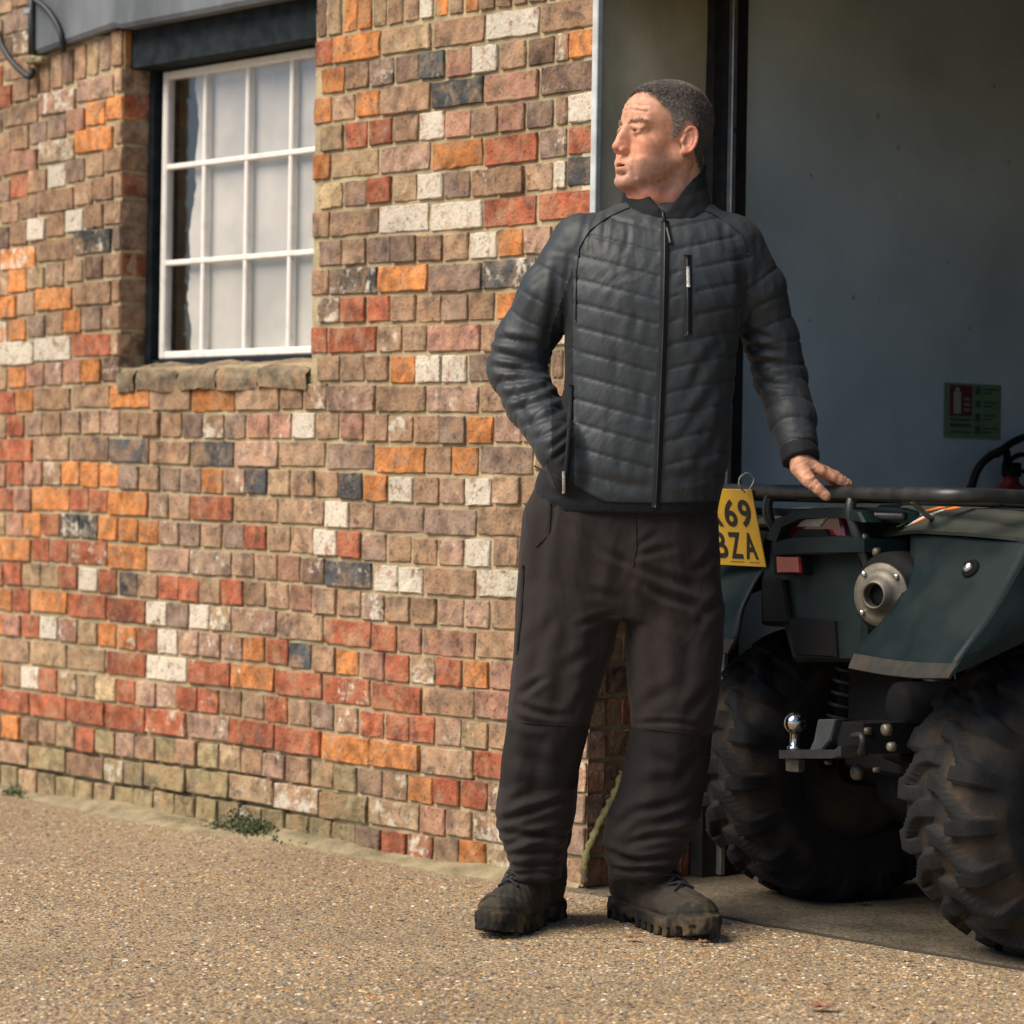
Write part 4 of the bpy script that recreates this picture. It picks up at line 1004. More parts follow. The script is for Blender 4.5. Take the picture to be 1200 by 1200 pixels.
FJ = [(575, 395, 640, 405, 4, 5), (574, 410, 636, 428, 4, 6), (576, 428, 640, 436, 4, 6), (580, 448, 632, 444, 4, 5), (588, 466, 645, 450, 4, 5), (600, 482, 655, 462, 4, 5),
      (612, 500, 662, 476, 4, 5), (625, 515, 664, 495, 3, 4), (640, 528, 668, 505, 3, 4), (648, 540, 668, 520, 3, 4), (596, 440, 620, 500, 4, 3), (655, 310, 640, 400, 6, 6),
      (668, 300, 672, 420, 5, 6), (866, 300, 872, 400, 6, 5), (868, 385, 905, 398, 4, 5), (872, 402, 915, 412, 4, 5), (878, 425, 925, 428, 4, 5), (882, 442, 925, 452, 4, 4),
      (690, 250, 676, 300, 4, 2), (700, 248, 690, 300, 3, 2), (712, 246, 706, 296, 3, 2), (735, 262, 728, 300, 3, 1.5), (845, 262, 850, 300, 4, 2), (700, 330, 720, 480, 8, 1.5),
      (740, 300, 735, 420, 6, 1.2), (845, 400, 800, 470, 6, 2.5), (850, 440, 790, 520, 6, 2.5), (852, 480, 800, 560, 6, 2.5), (700, 560, 760, 570, 6, 2.5), (770, 560, 850, 545, 6, 2.5), (640, 575, 700, 588, 4, 2)]
disp += folds(VJ, nJ, axp, azp, FJ)
VJ2 = VJ + nJ * disp[:, None]
fc = VJ2[QJ].mean(1); fxp, fzp = pix(fc, YM); fz_ = 778 - (fzp - 250) * 13 / 345
sRf, _ = seg_param(fc, AR)
soft = ((fxp > 671 - np.clip((fzp - 315) * .35, 0, 31)) & (fxp < 671) & (fzp > 315) & (fzp < 600)) | (fzp > np.where(fxp < 706, 545 + (fxp - 622) * .5, 588)) | ((sRf > sR.max() - .022) & (fxp > 895))

soft &= ~((fxp < 645) & (fzp < 540))
mk('jacket', VJ2, QJ, [M_nylon, M_soft], man, True, fm=soft.astype(np.int32))
# collar, open at the top
Cf = Field((.14, 6.10, 1.36), (.50, 6.46, 1.66), .0038)
c0 = P(781, 232, YM + .035)
colst = [st(262, 718, 844, YM + .025, .090), st(245, 726, 836, YM + .025, .084), st(225, 729, 830, YM + .032, .077), st(205, 733, 828, YM + .04, .070), st(185, 734, 828, YM + .045, .068)]
outer = Cf.loft(colst, 2.1, .01); inner = Cf.loft([(a + (.05 if i == len(colst) - 1 else -.05 if i == 0 else 0), b, c, d - .0075, e - .0075) for i, (a, b, c, d, e) in enumerate(colst)], 2.1, .01)
g_ = np.maximum(outer, -inner)
ztop = P(781, 208, YM).z + (Cf.Y - YM - .03) * .42 + (Cf.X - c0.x) * .32
g_ = np.maximum(g_, (Cf.Z - ztop) * .8).astype(np.float32)
zx = P(776, 245, YM).x
vn = (P(776, 253, YM).z + np.abs(Cf.X - zx) * 1.25) ; g_ = np.where(Cf.Y < YM, np.maximum(g_, (Cf.Z - vn) * .6), g_).astype(np.float32)
Cf.f = g_; Vc, Qc = Cf.mesh(); nc_ = vnormals(Vc, Qc); Vc = Vc + nc_ * wob(Vc, .0009, 16, 6)[:, None]
mk('collar', Vc, Qc, M_soft, man, True)
# strips sewn on the jacket: they follow its surface
def bvh_of(V, Q): return BVHTree.FromPolygons([tuple(v) for v in V], [tuple(int(i) for i in q) for q in Q])
bJ = bvh_of(VJ2, QJ)
def on(bv, px, py, Y0=YM):
    o = P(px, py, Y0 - .6); o = Vector((P(px, py, Y0).x, Y0 - .6, P(px, py, Y0).z)); h = bv.ray_cast(o, Vector((0, 1, 0)), 1.2)
    return (h[0], h[1]) if h[0] is not None else (P(px, py, Y0), Vector((0, -1, 0)))
def strip(name, bv, pts, wpx, off, m, thick=.0015, n=40, parent=None):
    Ps = []
    tot = [0]
    for a, b in zip(pts[:-1], pts[1:]): tot.append(tot[-1] + math.dist(a, b))
    for i in range(n + 1):
        s = tot[-1] * i / n; k = max(j for j in range(len(pts) - 1) if tot[j] <= s + 1e-9); t = (s - tot[k]) / (tot[k + 1] - tot[k])
        Ps.append((pts[k][0] + (pts[k + 1][0] - pts[k][0]) * t, pts[k][1] + (pts[k + 1][1] - pts[k][1]) * t))
    V = []
    ws = wpx if callable(wpx) else (lambda t: wpx)
    for i, (a, b) in enumerate(Ps):
        p, q = Ps[min(i + 1, n)], Ps[max(i - 1, 0)]; d = np.array((p[0] - q[0], p[1] - q[1])); d = d / np.linalg.norm(d); nn = np.array((-d[1], d[0])) * ws(i / n) / 2
        c_, nr = on(bv, a, b); 
        l, _ = on(bv, a - nn[0], b - nn[1]); r, _ = on(bv, a + nn[0], b + nn[1])
        mid = c_
        for pt, o_ in ((l, -.002), (l, off), (r, off), (r, -.002)):
            y_ = min(pt.y, mid.y + .006); V.append((pt.x, y_ - o_, pt.z))
    V = np.array(V).reshape(-1, 4, 3)
    for _ in range(2): V[1:-1, :, 1] = (V[:-2, :, 1] + 2 * V[1:-1, :, 1] + V[2:, :, 1]) / 4
    V = V.reshape(-1, 3)
    f = [(4 * i + k, 4 * i + k + 1, 4 * i + k + 5, 4 * i + k + 4) for i in range(n) for k in range(3)] + [(0, 1, 2, 3), (4 * n + 3, 4 * n + 2, 4 * n + 1, 4 * n)]
    return mk(name, V, f, m, parent or man, True)
jk = [o for o in C.objects if o.name == 'jacket'][0]
strip('front_zip', bJ, [(777, 262), (773, 400), (765, 594)], 9.5, .003, M_soft, n=70, parent=jk)
strip('zip_teeth', bJ, [(777, 262), (773, 400), (765, 594)], 2.2, .0045, M_zip, n=70, parent=jk)
strip('chest_pocket', bJ, [(802, 303), (802, 397)], 9, .0022, M_soft, n=24, parent=jk)
strip('zip_teeth', bJ, [(802, 305), (802, 395)], 2, .0038, M_zip, n=24, parent=jk)
strip('zip_pull', bJ, [(802.5, 317), (802.5, 341)], 4, .007, M_tag, n=6, parent=jk)
strip('zip_pull', bJ, [(779, 268), (783, 289)], 4, .009, M_zip, n=6, parent=jk)
strip('piping', bJ, [(737, 244), (712, 256), (690, 272), (678, 292), (674, 320), (673, 380)], 1.6, .0028, M_zip, n=40, parent=jk)
strip('piping', bJ, [(822, 246), (845, 258), (866, 276), (876, 300)], 1.6, .0028, M_zip, n=24, parent=jk)
strip('piping', bJ, [(626, 546), (664, 566), (706, 587), (770, 588.5), (838, 588)], 1.8, .0022, M_soft, n=60, parent=jk)
strip('pocket_welt', bJ, [(668, 452), (666, 500), (661, 560)], 5, .006, M_soft, n=24, parent=jk)
strip('zip_pull', bJ, [(659, 552), (659.5, 578)], 3.4, .011, M_tag, n=8, parent=jk)
# neck seam between collar halves: its zip
V, f = tube([on(bJ, 777, 262)[0] + Vector((0, -.004, 0)), P(777, 252, YM - .062), P(777, 247, YM - .058)], .0035, 6); mk('zip_teeth', V, f, M_zip, jk, True)

# ---- trousers
T = Field((-.06, 6.04, .05), (.52, 6.48, 1.06), .0050)
hips = [st(570, 628, 838, YM + .01, .118), st(600, 614, 840, YM + .01, .125), st(640, 611, 844, YM + .01, .128), st(680, 608, 846, YM + .01, .125), st(712, 607, 847, YM + .01, .112), st(724, 610, 845, YM + .01, .10)]
T.add(T.loft(hips, 2.4, .014), .01)
LA = [st(668, 622, 716, YM + .005, .080), st(695, 609, 727, YM, .102), st(720, 605, 727, YM, .105), st(760, 601, 720, YM - .005, .098), st(800, 597, 706, YM - .012, .094), st(850, 591, 689, YM - .015, .088), st(880, 588, 683, YM - .01, .082),
      st(920, 585, 678, YM, .080), st(950, 580, 676, YM + .005, .080), (*st(972, 583, 671, YM + .01, .078),), st(1000, 590, 664, YM + .01, .070), st(1016, 595, 660, YM + .012, .068), st(1029, 599, 658, YM + .015, .062)]
LB = [st(668, 742, 834, YM + .005, .080), st(695, 731, 845, YM, .102), st(720, 731, 848, YM, .105), st(760, 733, 849, YM - .005, .098), st(800, 735, 846, YM - .01, .094), st(850, 737, 837, YM - .012, .088), st(880, 733, 832, YM - .01, .084),
      st(920, 726, 826, YM, .082), st(950, 716, 820, YM + .005, .082), st(976, 706, 812, YM + .012, .080), st(1000, 709, 800, YM + .015, .073), st(1016, 712, 790, YM + .018, .069), st(1030, 716, 785, YM + .02, .063)]
T.add(T.loft(LA, 2.2, .012), .012); T.add(T.loft(LB, 2.2, .012), .012)
VT, QT = T.mesh(); nT = vnormals(VT, QT); tx, tz = pix(VT, YM)
FT = [(738, 659, 700, 642, 4, 3), (738, 659, 668, 612, 5, 3), (738, 662, 810, 685, 5, 5), (740, 674, 824, 714, 5, 6), (736, 650, 790, 640, 4, 3), (735, 646, 770, 622, 4, 2.5), (721, 719, 676, 731, 4, 4), (745, 690, 800, 740, 6, 4),
      (724, 700, 690, 690, 5, 3), (640, 600, 628, 680, 7, 2.5), (648, 565, 644, 625, 3, 3), (838, 640, 812, 668, 5, 4), (845, 700, 815, 728, 6, 4), (760, 720, 775, 800, 8, 3), (800, 730, 790, 820, 8, 3), (760, 690, 820, 705, 4, 3),
      (640, 740, 625, 800, 7, 4), (606, 822, 662, 834, 4, 6), (610, 812, 640, 790, 4, 5), (600, 838, 640, 846, 5, 4), (660, 780, 690, 760, 6, 3), (615, 760, 650, 720, 7, 3), (690, 800, 660, 850, 6, 3),
      (740, 845, 822, 848, 3, 4), (745, 830, 790, 800, 7, 3), (830, 800, 800, 835, 6, 4), (600, 880, 650, 895, 7, 3), (595, 915, 640, 925, 7, 3), (760, 880, 800, 895, 7, 3), (745, 920, 800, 905, 7, 3), (820, 880, 790, 915, 6, 3),
      (582, 961, 666, 932, 4, 8), (584, 974, 668, 978, 4, 8), (590, 988, 666, 966, 3.5, 7), (594, 1000, 660, 994, 3.5, 7), (597, 1012, 658, 1008, 3, 6), (600, 1022, 656, 1020, 3, 5), (600, 935, 625, 925, 5, 5),
      (704, 992, 752, 1008, 4, 8), (735, 985, 812, 972, 4, 7), (715, 970, 740, 950, 5, 5), (722, 1004, 798, 996, 3.5, 7), (716, 1016, 790, 1012, 3, 6), (718, 1028, 784, 1024, 3, 5), (730, 950, 800, 935, 5, 5), (770, 960, 815, 945, 5, 5)]
dT = folds(VT, nT, tx, tz, FT) + wob(VT * np.array((1.5, 1, .45)), .0026, 5, 41) + wob(VT * np.array((1.3, 1, .6)), .0006, 18, 42)
ankle = smoothst(.30, .14, VT[:, 2])
dT += ankle * wob(VT * np.array((1.0, 1.0, 1.0)), .0022, 7, 77) 
VT2 = VT + nT * dT[:, None]
fx_, fz2 = pix(VT2[QT].mean(1), YM)
kn = ((fz2 > 848 + .12 * (fx_ - 735)) & (fx_ > 700) & (fz2 < 958)) | ((fx_ < 700) & (fz2 > 842 + (fx_ - 600) * .05) & (fz2 < 922))
tro = mk('trousers', VT2, QT, [M_trou, M_knee], man, True, fm=kn.astype(np.int32))
bT = bvh_of(VT2, QT)
strip('fly_seam', bT, [(742, 600), (743, 640), (739, 662)], 2, .0015, M_knee, n=14, parent=tro)
strip('pocket_seam', bT, [(645, 590), (643, 625), (628, 640)], 1.8, .0015, M_knee, n=14, parent=tro)
strip('knee_seam', bT, [(738, 848), (780, 852), (830, 859)], 2.2, .0015, M_knee, n=20, parent=tro)
strip('knee_seam', bT, [(598, 842), (640, 844), (684, 847)], 2.2, .0015, M_knee, n=20, parent=tro)
strip('cargo_zip', bT, [(613, 662), (610, 720), (605, 765)], 3, .0025, M_knee, n=14, parent=tro)

# ---- boots
def boot(heel, toe, aname):
    heel, toe = np.array(heel, float), np.array(toe, float); heel[2] = toe[2] = 0
    f = toe - heel; L_ = np.linalg.norm(f); f /= L_; s = np.array((-f[1], f[0], 0)); k = L_ / .31
    Bf = Field((-.02, -.075, -.004), (.335, .075, .20), .0032); E, K = Bf.ell, Bf.cone
    Bf.add(E((.055, 0, .065), (.052, .040, .055)), .01)
    Bf.add(K((.062, 0, .09), (.056, 0, .175), .047, .048), .02)
    Bf.add(K((.088, 0, .125), (.150, .002, .078), .042, .038), .015); Bf.add(K((.14, 0, .080), (.22, .004, .050), .042, .036), .02)
    Bf.add(E((.16, 0, .05), (.10, .047, .042)), .015)
    Bf.add(E((.245, .002, .045), (.062, .050, .037)), .015)
    Bf.add(K((.052, 0, .165), (.050, 0, .178), .053, .052), .006)
    # sole slab: outline pinched at the waist
    hw = np.interp(Bf.xs, [0, .03, .08, .14, .20, .26, .30, .318], [.020, .041, .043, .042, .052, .050, .034, .012])[:, None, None]
    lift = np.interp(Bf.xs, [0, .02, .23, .33], [.006, 0, .0, .022])[:, None, None]
    sole = np.maximum(np.abs(Bf.Y) - hw, np.maximum(Bf.Z - .034 - lift, lift - Bf.Z)); sole = np.maximum(sole, np.maximum(-Bf.X, Bf.X - .316)).astype(np.float32)
    notch = np.maximum(np.abs((Bf.X % .026) - .013) - .0055, np.maximum(.026 - np.abs(Bf.Y) - .0 * Bf.X, Bf.Z - .017 - lift)).astype(np.float32)
    sole = np.maximum(sole, -np.minimum(notch, 1)); 
    wst = np.maximum(np.maximum(.085 - Bf.X, Bf.X - .125), Bf.Z - .012).astype(np.float32); sole = np.maximum(sole, -wst)
    Bf.add(sole, .004)
    # welt groove over the sole
    V, Q = Bf.mesh(); n = vnormals(V, Q)
    zl = V[:, 2] - np.interp(V[:, 0], [0, .02, .23, .33], [.006, 0, 0, .022])
    seam = np.exp(-((zl - .040) / .003) ** 2) * .0022
    V = V - n * (seam - wob(V, .0008, 40, 3))[:, None]
    c = V[Q].mean(1); zl = c[:, 2] - np.interp(c[:, 0], [0, .02, .23, .33], [.006, 0, 0, .022])
    fm = np.zeros(len(Q), int); fm[zl < .037] = 1; fm[(c[:, 0] > .262) & (zl < .066)] = 1; fm[(c[:, 0] < .03) & (zl < .07)] = 1; fm[c[:, 2] > .163] = 2
    W = heel + V[:, :1] * k * f + V[:, 1:2] * 1.08 * s + V[:, 2:3] * 1.14 * UP
    o = mk('boot', W, Q, [M_boot, M_sole, M_soft], man, True, fm=fm)
    bv = bvh_of(V, Q)
    def top(x_, y_):
        h = bv.ray_cast(Vector((x_, y_, .3)), Vector((0, 0, -1)), .4); return (h[0] if h[0] is not None else Vector((x_, y_, .1)))
    def fr(y_, z_):
        h = bv.ray_cast(Vector((.35, y_, z_)), Vector((-1, 0, 0)), .4); return h[0] if h[0] is not None else Vector((.1, y_, z_))
    rows = [top(.225, 0), top(.205, 0), top(.185, 0), top(.167, 0), top(.150, 0), top(.136, 0), fr(0, .155)]
    for i in range(len(rows) - 1):
        for sg in (1, -1):
            a, b = rows[i], rows[i + 1]; wd = .021
            pa = bv.find_nearest(Vector((a.x - .002, sg * wd, a.z - .004)))[0]; pb = bv.find_nearest(Vector((b.x - .002, -sg * wd, b.z - .004)))[0]
            mid = (a + b) / 2 + Vector((.004, 0, .006))
            pts = [np.array(pa + (pa - Vector((.12, 0, .02))).normalized() * .0035), np.array(mid), np.array(pb + (pb - Vector((.12, 0, .02))).normalized() * .0035)]
            pts = [heel + q[0] * k * f + q[1] * 1.08 * s + q[2] * 1.14 * UP for q in pts]
            V2, f2 = tube(smoothpath(pts, 4), .0030, 6); mk('lace', V2, f2, M_lace, o, True)
    tp = [top(.15, .0)]
M_boot = mat('scuffed_boot_leather', (.058, .048, .035), .8, col2=(.030, .026, .021), vs=16, detail=9, bump=.5, bs=60, spec=.3)
M_sole = mat('boot_rubber', (.022, .021, .019), .85, col2=(.095, .070, .042), vs=20, detail=9, bump=.6, bs=70, spec=.2, lo=.48, hi=.66)
M_lace = mat('boot_lace', (.012, .014, .016), .8)
boot(ground(650, 1072), ground(572, 1101), 'a')
boot(ground(722, 1072), ground(832, 1106), 'b')

# ------------------------------------------------------------------ quad bike
O = np.array((.94, 6.40, 0.)); ER = np.array((.431, -.902, 0.)); ER /= np.linalg.norm(ER); EF = np.array((-ER[1], ER[0], 0.))
def Q(r, f, z): return O + ER * r + EF * f + UP * z
def qplane(px, py, f):
    a = np.array(P(px, py, 1.0)); o = np.array((0, 0, H0)); d = a - o; t = ((O + EF * f - o) @ EF) / (d @ EF); return o + d * t
quad = root('quad_bike', tuple(Q(0, .6, 0)), 'dark green muddy quad bike seen from behind with rack, tow ball and yellow plate', 'quad bike')
M_plas = mat('dusty_green_plastic', (.0065, .0145, .0165), .42, col2=(.016, .024, .024), vs=7, detail=9, bump=.2, bs=120, spec=.14, lo=.4, hi=.75, rough2=.8)
M_dust = mat('dried_mud_on_plastic', (.034, .027, .019), .85, col2=(.010, .015, .016), vs=26, detail=9, bump=.5, bs=90)
M_top = mat('dusty_green_top', (.028, .037, .031), .6, col2=(.058, .062, .048), vs=9, detail=9, bump=.2, bs=120, lo=.35, hi=.7)
M_black = mat('black_plastic', (.005, .006, .008), .6, col2=(.010, .010, .010), vs=14, detail=8, bump=.2, bs=120, rough2=.85, spec=.12)
M_tube = mat('black_powdercoat', (.008, .011, .014), .42, col2=(.03, .032, .032), vs=18, spec=.6, bump=.1, bs=150)
M_tyre = mat('muddy_tyre', (1, 1, 1), .82, attr=1.2, vs=22, detail=10, bump=.5, bs=90, bdist=.003, spec=.3)
M_rim = mat('rim_steel', (.05, .05, .05), .5, .6, col2=(.10, .075, .05), vs=12)
M_cast = mat('cast_alloy', (.20, .185, .15), .5, .5, col2=(.08, .072, .058), vs=16, detail=8, bump=.3, bs=120)
M_chrome = mat('chrome', (.62, .60, .58), .16, 1.0, col2=(.35, .32, .29), vs=30, bump=.1, bs=60)
M_red = mat('red_lens', (.42, .03, .025), .18, col2=(.22, .02, .02), vs=30, coat=.5)
M_dred = mat('dark_red_lens', (.12, .012, .02), .2, coat=.5)
M_yel = mat('number_plate_yellow', (.72, .43, .02), .35, col2=(.60, .36, .03), vs=12, detail=8, coat=.3)
M_ink = mat('plate_black', (.01, .01, .012), .5)
M_or = mat('decal_orange', (.75, .20, .03), .4); M_wh = mat('decal_white', (.68, .68, .66), .4)

# wheels
def tyre_mesh(c, Rr, Wd, lugs):
    prof = []       # (side, radius, lug weight)
    hw = Wd / 2
    for t in np.linspace(0, 1, 45):
        a = (t - .5) * 2                                # -1 .. 1 round the section
        if abs(a) < .55: s = a / .55; prof.append((s * hw * .86, Rr - .020 - .016 * abs(s) ** 3, 1.0, s))
        else:
            q = (abs(a) - .55) / .45; sg = 1 if a > 0 else -1
            ang = q * math.pi * .80; rad0 = Rr - .036
            prof.append((sg * (hw * .86 + .034 * math.sin(ang * .9)), rad0 - (rad0 - Rr * .50) * (q ** 1.15), max(0, 1 - q * 2.6), sg * (1 + q)))
    n = 18 * 30; V = []
    P_ = np.array(prof); th = np.linspace(0, 2 * math.pi, n, endpoint=False)
    T_, S_ = np.meshgrid(th, P_[:, 3], indexing='ij'); side = np.broadcast_to(P_[:, 0], T_.shape); rad = np.broadcast_to(P_[:, 1], T_.shape); w = np.broadcast_to(P_[:, 2], T_.shape)
    def sm(a, b, v): t = np.clip((v - a) / (b - a), 0, 1); return t * t * (3 - 2 * t)
    pitch = 2 * math.pi / 18
    lug = np.zeros(T_.shape)
    for sgn, off in ((1, 0), (-1, .5)):
        ph = ((T_ / pitch + off - np.abs(S_) * .62 + .12 * np.sin(np.abs(S_) * 5)) % 1.0) - .5
        band = sm(.205, .165, np.abs(ph)) * sm(-.10, .02, S_ * sgn) * sm(1.42, 1.25, S_ * sgn)
        lug = np.maximum(lug, band)
        ph2 = ((T_ / pitch + off + .5 - .30) % 1.0) - .5
        lug = np.maximum(lug, sm(.17, .135, np.abs(ph2)) * sm(.50, .56, S_ * sgn) * sm(1.15, 1.06, S_ * sgn))
    r3 = np.random.default_rng(4)
    rad = rad + lug * .020 * np.minimum(1, w + .25 * (w > 0)) ; nz = wob(np.stack([T_.ravel() * .3, S_.ravel() * .1, 0 * S_.ravel()], 1), .0014, 7, 2).reshape(T_.shape); rad = rad + nz * (w > 0)
    side = side + np.sign(S_) * lug * .006 * (np.abs(S_) > .9)
    X = np.array(c)[None, None] + ER * side[..., None] + EF * (rad * np.cos(T_))[..., None] + UP * (rad * np.sin(T_))[..., None]
    m = len(prof); I = np.arange(n)[:, None] * m + np.arange(m - 1)[None]; J_ = ((np.arange(n) + 1) % n)[:, None] * m + np.arange(m - 1)[None]
    Fq = np.stack([I, I + 1, J_ + 1, J_], -1).reshape(-1, 4)
    mud = np.clip(1 - lug * 1.5, 0, 1) * (np.abs(S_) < 1.5) * np.clip(.55 + wob(np.stack([T_.ravel() * .3, S_.ravel() * .12, 0 * S_.ravel()], 1), .45, 5, 6).reshape(T_.shape), 0, 1)
    tc = np.array((.008, .009, .0105))[None, None] * (1 - mud[..., None]) + np.array((.036, .026, .018))[None, None] * mud[..., None]
    return X.reshape(-1, 3), Fq[:, ::-1], tc.reshape(-1, 3)
def wheel(r, f, Rr, Wd):
    c = Q(r, f, Rr - .006); sg = 1 if r > 0 else -1
    prof = [(-Wd * .40, Rr * .50), (-Wd * .42, Rr * .55), (-Wd * .36, Rr * .52), (-Wd * .3, Rr * .44), (0, Rr * .42), (Wd * .16, Rr * .40), (Wd * .20, Rr * .22), (Wd * .24, .06), (Wd * .30, .055), (Wd * .30, .02)]
    V, fq = lathe(c, ER * sg, prof, 40, UP); o = mk('wheel', V, fq, M_rim, quad, True)
    V, fq = lathe(c, ER * sg, [(Wd * .20, Rr * .42), (Wd * .36, Rr * .52), (Wd * .42, Rr * .55), (Wd * .40, Rr * .50)], 40, UP, cap=False); mk('rim', V, fq, M_rim, o, True)
    V, fq, tc = tyre_mesh(c, Rr, Wd, 18); mk('tyre', V, fq, M_tyre, o, True, col=tc)
    for k in range(4):
        a = k * math.pi / 2 + .4; p = c + (UP * math.cos(a) + EF * math.sin(a)) * .05 + ER * sg * Wd * .24
        V, fq = lathe(p, ER * sg, [(0, .011), (.02, .011), (.022, .006)], 6); mk('wheel_nut', V, fq, M_cast, o)
RW = .325
wheel(-.43, 0, RW, .26); wheel(.45, 0, RW, .27); wheel(-.42, 1.22, .31, .21); wheel(.42, 1.22, .31, .21)

def pipe(name, pts, r, m, seg=10, n=8, parent=quad, smooth=True):
    V, f = tube(smoothpath(pts, n) if n > 1 else [Vector(p) for p in pts], r, seg); return mk(name, V, f, m, parent, True)
def corner(a, b, c, rad=.05, n=5):
    a, b, c = map(np.array, (a, b, c)); u = (a - b) / np.linalg.norm(a - b); v = (c - b) / np.linalg.norm(c - b); out = []
    for i in range(n + 1):
        t = i / n; out.append((1 - t) ** 2 * (b + u * rad) + 2 * t * (1 - t) * b + t * t * (b + v * rad))
    return out
# rear rack
ZR = .951
path = [Q(-.47, .42, ZR - .05), Q(-.5, .32, ZR - .02)] + corner(Q(-.5, .3, ZR - .018), Q(-.5, -.3, ZR), Q(.5, -.3, ZR)) + corner(Q(-.5, -.3, ZR), Q(.5, -.3, ZR), Q(.5, .1, ZR), .07) + [Q(.5, -.05, ZR - .004), Q(.505, .10, ZR - .020), Q(.50, .22, ZR - .04), Q(.47, .42, ZR - .07)]
rack = mk('rear_rack', *tube(path, .0155, 12), M_tube, quad, True)
for f_, z_ in ((-.18, -.012), (-.06, -.014), (.07, -.016), (.2, -.02)): pipe('rack_bar', [Q(-.495, f_, ZR + z_), Q(.495, f_, ZR + z_)], .0085, M_tube, n=1, parent=rack)
for r_ in (-.3, .3): pipe('rack_bar', [Q(r_, -.29, ZR - .014), Q(r_, .3, ZR - .022)], .0085, M_tube, n=1, parent=rack)
pipe('rack_bar', [Q(-.40, -.27, ZR - .046), Q(.28, -.27, ZR - .046)], .009, M_tube, n=1, parent=rack)
pipe('rack_post', [Q(.125, -.30, ZR - .01), Q(.13, -.305, ZR - .05), Q(.15, -.27, ZR - .16)], .012, M_tube, parent=rack)
pipe('rack_post', [Q(-.22, -.30, ZR - .01), Q(-.22, -.30, ZR - .06), Q(-.2, -.24, ZR - .15)], .012, M_tube, parent=rack)
pipe('rack_brace', [Q(.32, -.28, ZR - .012), Q(.26, -.20, ZR - .045), Q(.2, -.12, ZR - .06)], .006, M_steel, parent=rack)

# body panels: an outline on a plane across the bike, given depth and softened edges
def prism(name, pts, f0, f1, m, parent=quad, bev=.006, taper=0.0):
    A = [qplane(x, y, f0) for x, y in pts]; c = sum(A) / len(A); n = len(A)
    Bk = [p + EF * (f1 - f0) + (c - p) * taper for p in A]
    ins = [p + (c - p) / np.linalg.norm(c - p) * bev for p in A]; A2 = [p + EF * bev for p in A]
    V = ins + A2 + Bk; f = [tuple(range(n)), tuple(range(2 * n, 3 * n))[::-1]]
    for s in (0, 1):
        f += [(s * n + i, (s + 1) * n + i, (s + 1) * n + (i + 1) % n, s * n + (i + 1) % n) for i in range(n)]
    return mk(name, V, f, m, parent)
tail = prism('tail_body', [(889, 655), (893, 630), (905, 612), (940, 603), (985, 600), (1006, 606), (1010, 640), (1013, 700), (1010, 776), (928, 776), (916, 735), (890, 733)], -.27, .25, M_plas, bev=.012)
prism('tail_panel', [(892, 676), (917, 680), (924, 730), (893, 730)], -.285, -.25, M_black, tail)
prism('tail_panel', [(924, 724), (975, 728), (978, 770), (930, 768)], -.283, -.25, M_black, tail)
prism('tail_hood', [(896, 632), (907, 608), (935, 597), (985, 594), (1006, 600), (1012, 612), (985, 606), (936, 607), (914, 618), (908, 636)], -.315, -.15, M_plas, tail)
prism('tail_shelf', [(903, 636), (925, 630), (985, 628), (1010, 632), (1010, 647), (960, 650), (905, 650)], -.312, -.2, M_plas, tail)
tl = prism('tail_light', [(909, 630), (914, 616), (934, 606), (984, 606), (988, 628), (950, 629)], -.285, -.2, M_dred, tail)
prism('light_bracket', [(925, 631), (934, 620), (963, 620), (970, 631)], -.30, -.27, M_black, tail)
prism('painted_reflection', [(934, 617), (940, 609), (968, 607), (960, 617)], -.289, -.27, M_tag, tail, .002)  # pale strip standing in for a reflection on the lens
prism('reflector_holder', [(905, 648), (938, 649), (939, 674), (907, 674)], -.300, -.25, M_black, tail, .003)
rf = prism('reflector', [(909, 652), (934, 652.5), (935, 671), (910, 671)], -.308, -.28, M_red, tail, .003)
# round alloy flange with its tube
cF = qplane(1034, 697, -.30); ax = np.array((-.66, -.75, 0.0)); ax /= np.linalg.norm(ax)
V, f = lathe(cF, ax, [(-.03, .055), (0, .066), (.005, .0675), (.008, .066), (.009, .052), (.011, .044), (.018, .036), (.032, .029), (.034, .0255), (.028, .0245), (-.02, .024)], 40, UP)
fl = mk('flange', V, f, M_cast, quad, True)
V, f = lathe(cF + ax * .004, ax, [(-.01, .0245), (.006, .0245), (.007, .01)], 24, UP); mk('bore', V, f, M_black, fl, True)
for k in range(4):
    a = k * math.pi / 2 + .75; u = np.cross(ax, UP); u /= np.linalg.norm(u); p = cF + ax * .009 + (UP * math.cos(a) + u * math.sin(a)) * .0575
    V, f = lathe(p, ax, [(0, .006), (.007, .0058), (.008, .003)], 6); mk('flange_bolt', V, f, M_chrome, fl)
V, f = lathe(cF - ax * .03, ax, [(-.05, .092), (0, .090), (.012, .082)], 32, UP); mk('flange_housing', V, f, M_black, quad, True)
for px_, py_ in ((1016, 630), (1030, 647)):
    V, f = lathe(qplane(px_, py_, -.275), -EF, [(0, .010), (.012, .009), (.014, .004)], 8, UP); mk('body_bolt', V, f, M_cast, quad, True)

